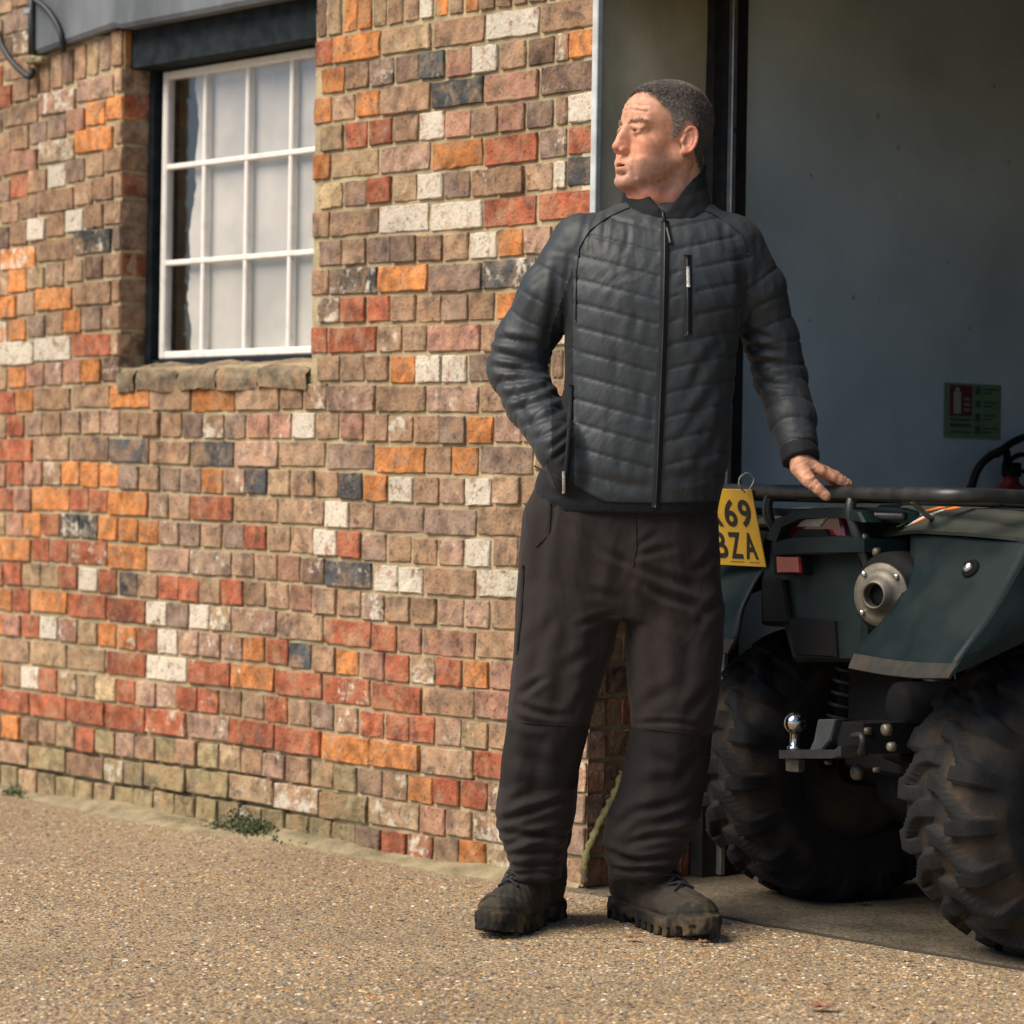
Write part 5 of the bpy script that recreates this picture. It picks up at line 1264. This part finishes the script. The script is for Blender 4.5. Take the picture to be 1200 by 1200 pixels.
# rear mudguards: grids of (r, f, z), skinned with real thickness
def panel(name, rows, m, th=.006, sub=4, parent=quad, amp=.0012):
    A = np.array([[Q(*p) for p in row] for row in rows]); nr, nc = A.shape[:2]
    def up(A, ax_):
        n = A.shape[ax_]; t = np.linspace(0, n - 1, (n - 1) * sub + 1); i = np.minimum(t.astype(int), n - 2); w = t - i
        g = lambda k: np.take(A, np.clip(k, 0, n - 1), axis=ax_); sh = [1, 1, 1]; sh[ax_] = -1; w = w.reshape(sh)
        p0, p1, p2, p3 = g(i - 1), g(i), g(i + 1), g(i + 2); lin = p1 * (1 - w) + p2 * w
        cr_ = .5 * ((2 * p1) + (p2 - p0) * w + (2 * p0 - 5 * p1 + 4 * p2 - p3) * w ** 2 + (3 * p1 - p0 - 3 * p2 + p3) * w ** 3); return .5 * lin + .5 * cr_
    A = up(up(A, 0), 1); nr, nc = A.shape[:2]; V = A.reshape(-1, 3); I = (np.arange(nr - 1)[:, None] * nc + np.arange(nc - 1)[None]).ravel()
    Fq = np.stack([I, I + 1, I + nc + 1, I + nc], 1); n = vnormals(V, Fq); V = V + n * wob(V, amp, 4, 3)[:, None]; L_ = len(V)
    V2 = np.concatenate([V, V - n * th]); F2 = [tuple(q) for q in Fq] + [tuple(q[::-1] + L_) for q in Fq]
    bd = list(range(nc)) + [i * nc + nc - 1 for i in range(1, nr)] + [(nr - 1) * nc + j for j in range(nc - 2, -1, -1)] + [i * nc for i in range(nr - 2, 0, -1)]
    F2 += [(bd[k], bd[k] + L_, bd[(k + 1) % len(bd)] + L_, bd[(k + 1) % len(bd)]) for k in range(len(bd))]
    return mk(name, V2, F2, m, parent, False), V, Fq
for sg in (1, -1):
    e = lambda rows: [[(r * sg, f, z) for r, f, z in row] for row in rows] if sg > 0 else [[(r * sg, f, z) for r, f, z in row[::-1]] for row in rows]
    g1, gv, gf = panel('rear_mudguard', e([
        [(.25, -.372, .598), (.36, -.374, .594), (.50, -.374, .594), (.605, -.366, .602)],
        [(.245, -.362, .632), (.36, -.364, .628), (.50, -.362, .628), (.61, -.350, .634)],
        [(.285, -.325, .690), (.38, -.326, .690), (.50, -.318, .692), (.61, -.292, .698)],
        [(.300, -.285, .750), (.39, -.280, .752), (.50, -.270, .755), (.605, -.245, .757)],
        [(.265, -.245, .815), (.37, -.242, .815), (.49, -.232, .815), (.60, -.205, .812)],
        [(.205, -.205, .876), (.33, -.205, .872), (.46, -.195, .868), (.59, -.165, .862)]]), M_plas)
    for p in g1.data.polygons: p.use_smooth = True
    panel('mudguard_lip', e([[(.25, -.384, .590), (.36, -.386, .586), (.50, -.386, .586), (.608, -.378, .594)], [(.248, -.378, .603), (.36, -.380, .600), (.50, -.380, .600), (.610, -.370, .607)], [(.246, -.368, .620), (.36, -.370, .616), (.50, -.370, .616), (.612, -.358, .622)]]), M_dust, parent=g1, sub=3)
    panel('mudguard_side', e([
        [(.606, -.366, .602), (.612, -.350, .634), (.612, -.292, .698), (.607, -.245, .757), (.602, -.205, .812), (.592, -.165, .862)],
        [(.613, -.330, .615), (.618, -.310, .650), (.618, -.250, .705), (.613, -.20, .760), (.606, -.16, .812), (.596, -.12, .862)],
        [(.615, -.23, .655), (.620, -.21, .70), (.620, -.16, .74), (.615, -.12, .79), (.608, -.09, .83), (.598, -.06, .866)],
        [(.615, -.08, .715), (.620, -.06, .75), (.620, -.02, .78), (.617, .02, .81), (.610, .04, .84), (.600, .06, .868)],
        [(.615, .12, .715), (.620, .12, .75), (.620, .14, .78), (.617, .16, .81), (.610, .18, .84), (.600, .20, .868)]]), M_plas, parent=g1)
    tp, tv, tf = panel('mudguard_top', e([
        [(.045, -.215, .856), (.16, -.222, .866), (.26, -.225, .876), (.46, -.212, .874), (.55, -.185, .868), (.625, -.13, .862)],
        [(.045, -.12, .926), (.20, -.12, .926), (.28, -.11, .922), (.46, -.10, .912), (.56, -.07, .890), (.62, -.04, .874)],
        [(.06, .15, .920), (.20, .15, .922), (.28, .15, .922), (.46, .15, .916), (.56, .15, .900), (.625, .15, .880)],
        [(.12, .40, .860), (.22, .40, .868), (.30, .40, .87), (.46, .40, .868), (.56, .40, .858), (.61, .40, .83)]]), M_top, th=.008, parent=g1)
    if sg > 0: bTop = bvh_of(tv, tf); bGuard = bvh_of(gv, gf); guard_R = g1; top_R = tp
def ray_px(bv, px, py):
    o = Vector((0, 0, H0)); d = (P(px, py, 1.0) - o).normalized(); h = bv.ray_cast(o, d, 20); return h
def decal(name, poly, bv, m, parent, off=.0012, back=.0):
    pts = []
    for x_, y_ in poly:
        h = ray_px(bv, x_ + 11, y_ + (3 if y_ < 615 else -1.5))
        if h[0] is None: return None
        nn = h[1] if h[1].y < 0 or h[1].z > 0 else -h[1]
        if nn.dot(h[0] - Vector((0, 0, H0))) > 0: nn = -nn
        pts.append(np.array(h[0] + nn * off))
    n = len(pts); c = np.array(nn) * off * .9
    V = pts + [p - c for p in pts]
    return mk(name, V, [tuple(range(n))] + [(i, n + i, n + (i + 1) % n, (i + 1) % n) for i in range(n)], m, parent)
def top_decal(a, b, wd, m):
    """a stroke on the sloping top, between two places given as (r, f)"""
    pts = []
    for r_, f_ in ((a[0] - wd / 2, a[1]), (a[0] + wd / 2, a[1]), ((a[0] + b[0] + wd) / 2, (a[1] + b[1]) / 2), (b[0] + wd / 2, b[1]), (b[0] - wd / 2, b[1]), ((a[0] + b[0] - wd) / 2, (a[1] + b[1]) / 2)):
        h = bTop.ray_cast(Vector(Q(r_, f_, 1.2)), Vector((0, 0, -1)), 1)
        if h[0] is None: return
        n_ = h[1] if h[1].z > 0 else -h[1]; pts.append(np.array(h[0] + n_ * .0022))
    c = np.array(n_) * .0015; n = len(pts)
    mk('decal', pts + [p - c for p in pts], [tuple(range(n))] + [(i, n + i, n + (i + 1) % n, (i + 1) % n) for i in range(n)], m, top_R)
for a, b, wd, m in (((.150, -.200), (.178, -.150), .014, M_wh), ((.180, -.150), (.205, -.125), .026, M_or), ((.188, -.205), (.232, -.135), .013, M_wh), ((.236, -.140), (.252, -.118), .024, M_or), ((.206, -.200), (.228, -.165), .009, M_or)):
    top_decal(a, b, wd, m)
h = ray_px(bGuard, 1138, 667)
if h[0] is not None:
    nn = h[1] if h[1].y < 0 else -h[1]
    V, f = lathe(h[0], nn, [(-.01, .021), (.004, .021), (.008, .015), (.008, .012)], 24); mk('cap_seat', V, f, M_black, guard_R, True)
    V, f = lathe(h[0] + nn * .006, nn, [(0, .0135), (.006, .0135), (.010, .010), (.0115, .003)], 20); mk('chrome_cap', V, f, M_chrome, guard_R, True)

# number plate on its cable tie, hanging crooked from the rack
tr_ = np.array(P(881, 573.5, 6.50)); br_ = np.array(P(899.5, 665, 6.50)); pxv = np.array((.56, -.83, 0.)); pxv /= np.linalg.norm(pxv)
dn = br_ - tr_; dn[1] = .56 / .83 * dn[0]; ph = np.linalg.norm(dn); dn /= ph; pn = np.cross(pxv, -dn); pn = pn if pn[1] < 0 else -pn
PW = .225
V, f = boxV(tr_, -pxv, dn, pn, 0, PW, 0, ph, -.0015, .0015, .0008); plate = mk('number_plate', V, f, M_yel, quad)
def glyph(name, ch, x, y, w, hgt, m, parent, orgn, axx, axy, axn, off=.0022, bold=.022):
    cu = bpy.data.curves.new('g', 'FONT'); cu.body = ch; cu.offset = bold; cu.extrude = .01; cu.resolution_u = 6
    t_ = bpy.data.objects.new('g', cu); C.objects.link(t_); bpy.context.view_layer.update()
    me = bpy.data.meshes.new_from_object(t_.evaluated_get(bpy.context.evaluated_depsgraph_get())); bpy.data.objects.remove(t_)
    v = np.array([tuple(q.co) for q in me.vertices]); fs = [tuple(p.vertices) for p in me.polygons]
    v[:, :2] -= v[:, :2].min(0); v[:, :2] /= v[:, :2].max(0); zz = v[:, 2:3] / .01 * .0006
    W = orgn + (x + v[:, :1] * w) * axx + (y + v[:, 1:2] * hgt) * axy + (off + zz) * axn
    return mk(name, W, fs, m, parent)
xr = -.016; 
for i, ch in enumerate('K69'): glyph('character', ch, xr - (3 - i) * .0535 + .0095, -.088, .043, .064, M_ink, plate, tr_, pxv, -dn, pn)
for i, ch in enumerate('BZA'): glyph('character', ch, xr - (3 - i) * .0535 + .0095 - .003, -.163, .043, .062, M_ink, plate, tr_, pxv, -dn, pn)
for j, (a_, b_) in enumerate(((-.125, -.075), (-.055, -.02))): mk('small_print', *boxV(tr_, pxv, -dn, pn, a_, b_, -.1712, -.1700, .0016, .0022), M_ink, plate)
tie = [Vector(tr_ + pxv * -.018 + dn * .008 + pn * .004)]
bx = Vector(tr_ + pxv * -.018)
loop = [bx + Vector(pn) * .006 + Vector(dn) * .006, bx + Vector(pn) * .018 - Vector(dn) * .012, bx + Vector(pn) * .012 - Vector(dn) * .030, bx - Vector(pn) * .012 - Vector(dn) * .034, bx - Vector(pn) * .026 - Vector(dn) * .016, bx - Vector(pn) * .006 + Vector(dn) * .004]
pipe('cable_tie', loop, .0022, M_tag, 6, 5, plate)

# tow hitch
th_ = prism('tow_plate', [(912, 879), (978, 879), (984, 874), (984, 886), (975, 889), (912, 889)], -.40, -.33, M_dsteel, bev=.003)
V, f = lathe(qplane(931, 879, -.37), UP, [(-.0, .016), (.006, .017), (.010, .013), (.012, .0105), (.034, .0105), (.038, .014)] + [(.058 + .0245 * -math.cos(t), .0245 * math.sin(t)) for t in np.linspace(.62, math.pi - .02, 14)], 28); mk('tow_ball', V, f, M_chrome, th_, True)
V, f = lathe(qplane(932, 889, -.37), -UP, [(0, .020), (.004, .021), (.026, .020), (.028, .015)], 6); mk('tow_nut', V, f, M_cast, th_)
prism('tow_bracket', [(958, 843), (979, 843), (972, 868), (962, 880), (948, 880), (953, 868)], -.365, -.33, mat('tow_grey', (.07, .085, .095), .5, .3, col2=(.045, .05, .055), vs=20, bump=.3, bs=90), th_, .004)
prism('tow_receiver', [(979, 845), (1010, 848), (1012, 884), (981, 882)], -.35, -.1, M_black, th_, .004)
pipe('tow_hook', [qplane(1000, 862, -.37), qplane(1009, 862, -.385), qplane(1011, 872, -.385), qplane(1008, 882, -.37)], .0065, M_dsteel, parent=th_)
for px_, py_, r_ in ((974, 893, .006), (1031, 902, .006), (1042, 855, .013), (1048, 875, .010), (1007, 905, .017), (1020, 857, .009)):
    V, f = lathe(qplane(px_, py_, -.33), -EF, [(0, r_), (.014, r_ * .9), (.016, r_ * .5)], 8, UP); mk('hitch_bolt', V, f, M_cast, th_, True)
# running gear
V, f = lathe(Q(-.36, 0, .32), ER, [(0, .045), (.10, .04), (.22, .045), (.26, .085), (.30, .11), (.42, .11), (.46, .085), (.5, .045), (.72, .045)], 20); axl = mk('rear_axle', V, f, M_black, quad, True)
mk('frame', *join([boxV(O, ER, EF, UP, -.12, .12, -.16, 1.25, .34, .42, .01), boxV(O, ER, EF, UP, -.17, .17, .15, .95, .40, .62, .03), boxV(O, ER, EF, UP, -.12, .12, -.16, -.02, .43, .60, .02)]), M_black, quad)
for s_ in (-1, 1):
    pipe('suspension_arm', [Q(s_ * .12, -.20, .40), Q(s_ * .30, -.10, .34), Q(s_ * .36, -.02, .32)], .017, M_black)
    pipe('suspension_arm', [Q(s_ * .10, .16, .40), Q(s_ * .30, .08, .34), Q(s_ * .36, .02, .32)], .017, M_black)
    pipe('shock_absorber', [Q(s_ * .24, -.10, .36), Q(s_ * .17, -.10, .58)], .026, M_black, n=1)
    V, f = tube([Q(s_ * (.235 - .06 * i / 60), -.10 + .038 * math.cos(i * .7), .38 + .18 * i / 60 + .0) + ER * .038 * math.sin(i * .7) for i in range(61)], .005, 6); mk('coil_spring', V, f, M_dsteel, quad, True)
    pipe('front_arm', [Q(s_ * .10, 1.2, .40), Q(s_ * .36, 1.22, .31)], .016, M_black)
V, f = lathe(Q(.21, -.24, .50), EF, [(0, .03), (.01, .055), (.35, .055), (.37, .03)], 16); mk('silencer', V, f, M_black, quad, True)
mk('seat', *join([boxV(O, ER, EF, UP, -.15, .15, .02, .66, .66, .86, .05)]), M_black, quad)
mk('fuel_tank', *boxV(O, ER, EF, UP, -.13, .13, .66, 1.02, .60, .88, .05), M_plas, quad)
mk('front_body', *boxV(O, ER, EF, UP, -.24, .24, 1.0, 1.46, .56, .86, .07), M_plas, quad)
for s_ in (-1, 1):
    panel('front_mudguard', [[(s_ * .2, .82, .56), (s_ * .58, .82, .52)][::s_], [(s_ * .2, .92, .72), (s_ * .58, .92, .70)][::s_], [(s_ * .2, 1.2, .80), (s_ * .58, 1.2, .78)][::s_], [(s_ * .2, 1.5, .70), (s_ * .56, 1.5, .66)][::s_]], M_plas)
    pipe('foot_rest', [Q(s_ * .2, .30, .36), Q(s_ * .5, .32, .35), Q(s_ * .52, .60, .35), Q(s_ * .5, .84, .38), Q(s_ * .2, .86, .38)], .016, M_black, n=1)
hb = pipe('handlebar', [Q(-.38, .88, 1.08), Q(-.22, .96, 1.10), Q(-.08, 1.02, 1.02), Q(.08, 1.02, 1.02), Q(.22, .96, 1.10), Q(.38, .88, 1.08)], .012, M_tube)
for s_ in (-1, 1): pipe('grip', [Q(s_ * .27, .935, 1.093), Q(s_ * .39, .873, 1.078)], .018, M_black, n=1, parent=hb)
V, f = lathe(Q(0, 1.02, 1.03), EF * .4 - UP, [(0, .02), (.25, .025)], 10); mk('steering_column', V, f, M_black, quad, True)
fr_ = mk('front_rack', *tube(corner(Q(-.4, .95, .92), Q(-.4, 1.5, .92), Q(.4, 1.5, .92)) + corner(Q(-.4, 1.5, .92), Q(.4, 1.5, .92), Q(.4, .95, .92)) + [Q(.4, .95, .92), Q(-.4, .95, .92)], .013, 8), M_tube, quad, True)
for s_ in (-1, 1): pipe('rack_post', [Q(s_ * .3, 1.2, .92), Q(s_ * .22, 1.2, .8)], .01, M_tube, n=1, parent=fr_)

# ------------------------------------------------------------------ small things in and round the shed
def jamb_pt(px, py, off=0.0):     # on the plane of the side wall and jamb
    a = np.array(P(px, py, 1.0)); o = np.array((0, 0, H0)); d = a - o; w = W0 - DL * off; t = ((w - o) @ DL) / (d @ DL); return o + d * t
c1, c2, c3 = jamb_pt(1105.5, 448, .002), jamb_pt(1172, 449.5, .002), jamb_pt(1105.5, 512.5, .002)
sw_, sh_ = abs((c2 - c1) @ NI), abs(c1[2] - c3[2])
M_sg = mat('sign_green', (.20, .30, .16), .6, col2=(.15, .24, .12), vs=30); M_sr = mat('sign_maroon', (.16, .03, .04), .6); M_sd = mat('sign_dark_green', (.02, .13, .07), .6)
M_sk = mat('sign_ink', (.06, .10, .06), .6); M_sl = mat('sign_pale', (.33, .40, .26), .6)
sign = root('safety_sign', tuple(c1), 'small green and maroon fire safety sign on the grey shed wall', 'sign')
def sgn(name, x0, x1, y0, y1, m, lift, parent=sign): return mk(name, *boxV(c1, NI, -UP, -DL, x0 * sw_, x1 * sw_, y0 * sh_, y1 * sh_, lift - .001, lift), m, parent)
bd_ = sgn('board', 0, 1, 0, 1, M_sg, .004)
sgn('maroon_panel', .09, .48, .04, .60, M_sr, .0052, bd_); 
sgn('extinguisher_icon', .16, .28, .16, .56, M_sl, .0064, bd_); sgn('extinguisher_icon', .19, .25, .08, .15, M_sl, .0064, bd_)
for k in range(3): sgn('text_line', .34, .44, .26 + k * .10, .31 + k * .10, M_sg, .0064, bd_)
for a_, b_ in ((.65, .69), (.74, .80), (.88, .91)): sgn('text_line', .10, .46, a_, b_, M_sk, .0052, bd_)
for k in range(4):
    sgn('symbol', .54, .63, .06 + k * .24, .20 + k * .24, M_sd if k < 2 else M_sk, .0052, bd_)
    for j in range(2): sgn('text_line', .68, .92 - .08 * j, .08 + k * .24 + j * .07, .11 + k * .24 + j * .07, M_sk, .0052, bd_)
# extinguisher with its hose, hung on the side wall
base = jamb_pt(1183, 700, .10); zt_ = jamb_pt(1183, 566, .10)[2]; base[2] = zt_ - .40
ext = root('fire_extinguisher', tuple(base), 'red fire extinguisher with black hose hung on the grey wall past the quad bike', 'fire extinguisher')
M_fire = mat('extinguisher_red', (.16, .012, .016), .45, col2=(.10, .010, .014), vs=8, coat=.3)
V, f = lathe(base, UP, [(0, .06), (.008, .075), (.02, .078), (.33, .078), (.36, .070), (.385, .045), (.40, .022), (.42, .020)], 28); mk('cylinder', V, f, M_fire, ext, True)
V, f = boxV(base, NI, DL, UP, -.022, .022, -.02, .02, .415, .455, .005); vv = mk('valve', V, f, M_black, ext)
pipe('lever', [base + UP * .455 - NI * .02, base + UP * .475 + NI * .03, base + UP * .478 + NI * .09], .007, M_black, parent=vv)
pipe('lever', [base + UP * .43 + NI * .02, base + UP * .435 + NI * .09], .006, M_black, parent=vv, n=1)
hz = [base + UP * .44 - NI * .02] + [jamb_pt(x_, y_, .13) for x_, y_ in ((1178, 528), (1160, 535), (1147, 548), (1140, 566), (1137, 590))] + [base + UP * .12 - NI * .085]
pipe('hose', hz, .011, M_black, parent=ext)
pipe('hose', [jamb_pt(x_, y_, .10) for x_, y_ in ((1168, 533), (1184, 520), (1204, 512), (1222, 520), (1232, 545), (1230, 580))], .010, M_black, parent=ext)
mk('wall_bracket', *boxV(base, NI, DL, UP, -.03, .03, .06, .10, .28, .33, .003), M_dsteel, ext)

# cables and pole at the top left corner
def wp(px, py, d): u_, z_ = wall_uz(px, py, d); return Vector(WL(u_, z_, d))
M_cab = mat('black_cable', (.012, .016, .02), .5)
pole = root('black_pole', tuple(wp(37, 64, -.03)), 'short black pole on the wall at the top left corner', 'pole')
V, f = tube([wp(37.5, 64, -.035), wp(37.5, 30, -.035), wp(38, -60, -.035)], .0125, 12); mk('tube', V, f, M_tube, pole, True)
mk('clip', *boxV(np.array(wp(37, 14, -.03)), DL, NI, UP, -.018, .018, -.02, .03, -.008, .008, .002), M_steel, pole)
def cable(pts, lab, r=.0095):
    pp = [wp(*p) for p in pts]; V, f = tube(smoothpath(pp, 7), r, 8); b_ = min(pp, key=lambda q: q.z)
    o = mk('cable', V, f, M_cab, None, True, origin=tuple(b_)); props(o, lab, 'cable', 'black cables by the pole')
cable([(-30, 8, -.03), (-4, 38, -.035), (4, 56, -.035), (14, 72, -.035), (27, 85, -.035), (35, 90, -.03), (38, 84, -.01), (37, 78, .02)], 'black cable sagging to the left of the short pole')
cable([(34, -12, -.05), (42, 0, -.05), (52, 8, -.045), (62, 20, -.042), (69, 33, -.04), (73, 46, -.036), (74, 60, -.02)], 'black cable arching right of the short pole over grey lintel', .0085)
o = mk('mortar_lip', *boxV(np.array(wp(42, 71, -.02)), DL, NI, UP, -.045, .04, -.012, .03, -.009, .009, .004), M_kerb, None, origin=tuple(wp(42, 71, -.02))); props(o, 'pale mortar ledge under the short black pole', 'ledge')

# mossy edge of the broken jamb render, modelled as a thin stem
rt = [jamb_pt(x_, y_, .012) for x_, y_ in ((685, 1036), (686, 1015), (691, 992), (702, 968), (712, 948), (722, 928), (730, 905))]
rt[0][2] = max(rt[0][2], .0)
V, f = tube(smoothpath(rt, 6), [.008 + .004 * math.sin(i * .9) ** 2 for i in range(37)], 8); V = V + (vnormals(V, np.array([q for q in f if len(q) == 4])) * wob(V, .0022, 30, 4)[:, None])
M_moss = mat('moss_green', (.16, .15, .055), .95, col2=(.09, .075, .04), vs=30, detail=8, bump=1, bs=120, bdist=.004)
o = mk('mossy_render_edge', V, f, M_moss, None, True, origin=tuple(rt[0])); props(o, 'thin mossy edge of broken render on the dark bricks between the legs of the man', 'render edge')
# small plants and moss at the foot of the wall
M_leaf = mat('small_leaf', (1, 1, 1), .6, attr=.6, vs=60)
def tuft(px, py, wpx, hpx, n, lab, seed):
    r = random.Random(seed); c = ground(px, py); u0, _ = wall_uz(px, py, -.03); V = []; f = []; cols = []
    ww = wpx / 400 / .67; hh = hpx / 400
    for i in range(n):
        a = r.gauss(0, .33) * ww; hgt = abs(r.gauss(0, .5)) * hh * max(.2, 1 - (a / ww) ** 2 * 2); d = -.02 - r.random() * .05 * (1 - hgt / hh * .6)
        p = WL(u0 + a, hgt, d); s = r.uniform(.004, .0085); n1 = Vector((r.gauss(0, 1), r.gauss(0, 1) - .6, r.gauss(0, .7) + .3)).normalized(); t1 = n1.orthogonal().normalized(); t2 = n1.cross(t1); b = len(V)
        an = r.random() * 6.28; t1, t2 = t1 * math.cos(an) + t2 * math.sin(an), t2 * math.cos(an) - t1 * math.sin(an)
        for q in (-t1 * s, t2 * s * .5, t1 * s, -t2 * s * .5): V.append(tuple(Vector(p) + q + n1 * (s * .25 if q.dot(t1) == 0 else 0)))
        f.append((b, b + 1, b + 2, b + 3)); k = r.uniform(.5, 1.3); cols += [(.060 * k, .085 * k, .028 * k)] * 4
    o = mk('moss_tuft', V, f, M_leaf, None, origin=tuple(WL(u0, 0, -.03)), col=cols); props(o, lab, 'moss', None, 'stuff')
tuft(290, 958, 74, 24, 1100, 'dark green moss and small leaves at the foot of the brick wall', 1)
tuft(20, 925, 26, 10, 160, 'small green weeds at the far left foot of the wall', 2)
# dead leaves
M_dry = mat('dry_leaf', (1, 1, 1), .7, attr=.5, vs=70)
def leaf(px, py, s, rot, colr, lab, seed):
    r = random.Random(seed); c = ground(px, py) + Vector((0, 0, .009)); pr = [(0, -1), (.28, -.62), (.62, -.55), (.42, -.15), (.85, .10), (.40, .28), (.30, .62), (0, 1.0)]
    L_ = [(x_ * .75, y_) for x_, y_ in pr] + [(-x_ * .75 * r.uniform(.8, 1.1), y_ * r.uniform(.9, 1.1)) for x_, y_ in pr[-2:0:-1]]
    V = [(0, 0, .0)] + [(x_ * s, y_ * s, s * (.38 * abs(x_) ** 1.4 + .16 * y_ * y_ + r.uniform(-.05, .07))) for x_, y_ in L_]
    V = np.array(V); a, b = math.cos(rot), math.sin(rot); V = np.stack([V[:, 0] * a - V[:, 1] * b, V[:, 0] * b + V[:, 1] * a, V[:, 2]], 1) + np.array(c); n = len(L_)
    o = mk('dead_leaf', V, [(0, 1 + i, 1 + (i + 1) % n) for i in range(n)], M_dry, None, True, origin=tuple(c), col=np.tile(np.array(colr), (n + 1, 1))); props(o, lab, 'leaf', 'dead leaves on the yard')
br = (.24, .10, .055)
leaf(741, 1104, .024, 1.3, br, 'curled brown leaf just in front of the right boot heel', 1)
leaf(822, 1109, .020, 1.7, (.30, .11, .06), 'reddish brown leaf under the toe of the right boot', 2)
leaf(961, 1186, .034, 1.5, (.27, .12, .07), 'largest brown leaf, flat near the bottom edge of the picture', 3)
leaf(968, 1160, .016, .4, (.08, .05, .04), 'small dark leaf just above the largest brown leaf', 4)
leaf(1012, 1064, .022, 1.1, (.17, .09, .05), 'brown leaf on the slab between the rear tyres', 5)
leaf(528, 1109, .011, .9, (.55, .38, .05), 'tiny yellow leaf left of the left boot', 6)
leaf(1063, 1133, .016, 1.9, (.07, .045, .035), 'small dark leaf by the joint in front of the right tyre', 7)
leaf(396, 1093, .015, 1.2, (.06, .045, .035), 'small dark leaf on open ground below the wall', 8)
leaf(925, 1122, .010, .2, (.30, .12, .06), 'tiny orange leaf right of the right boot', 9)
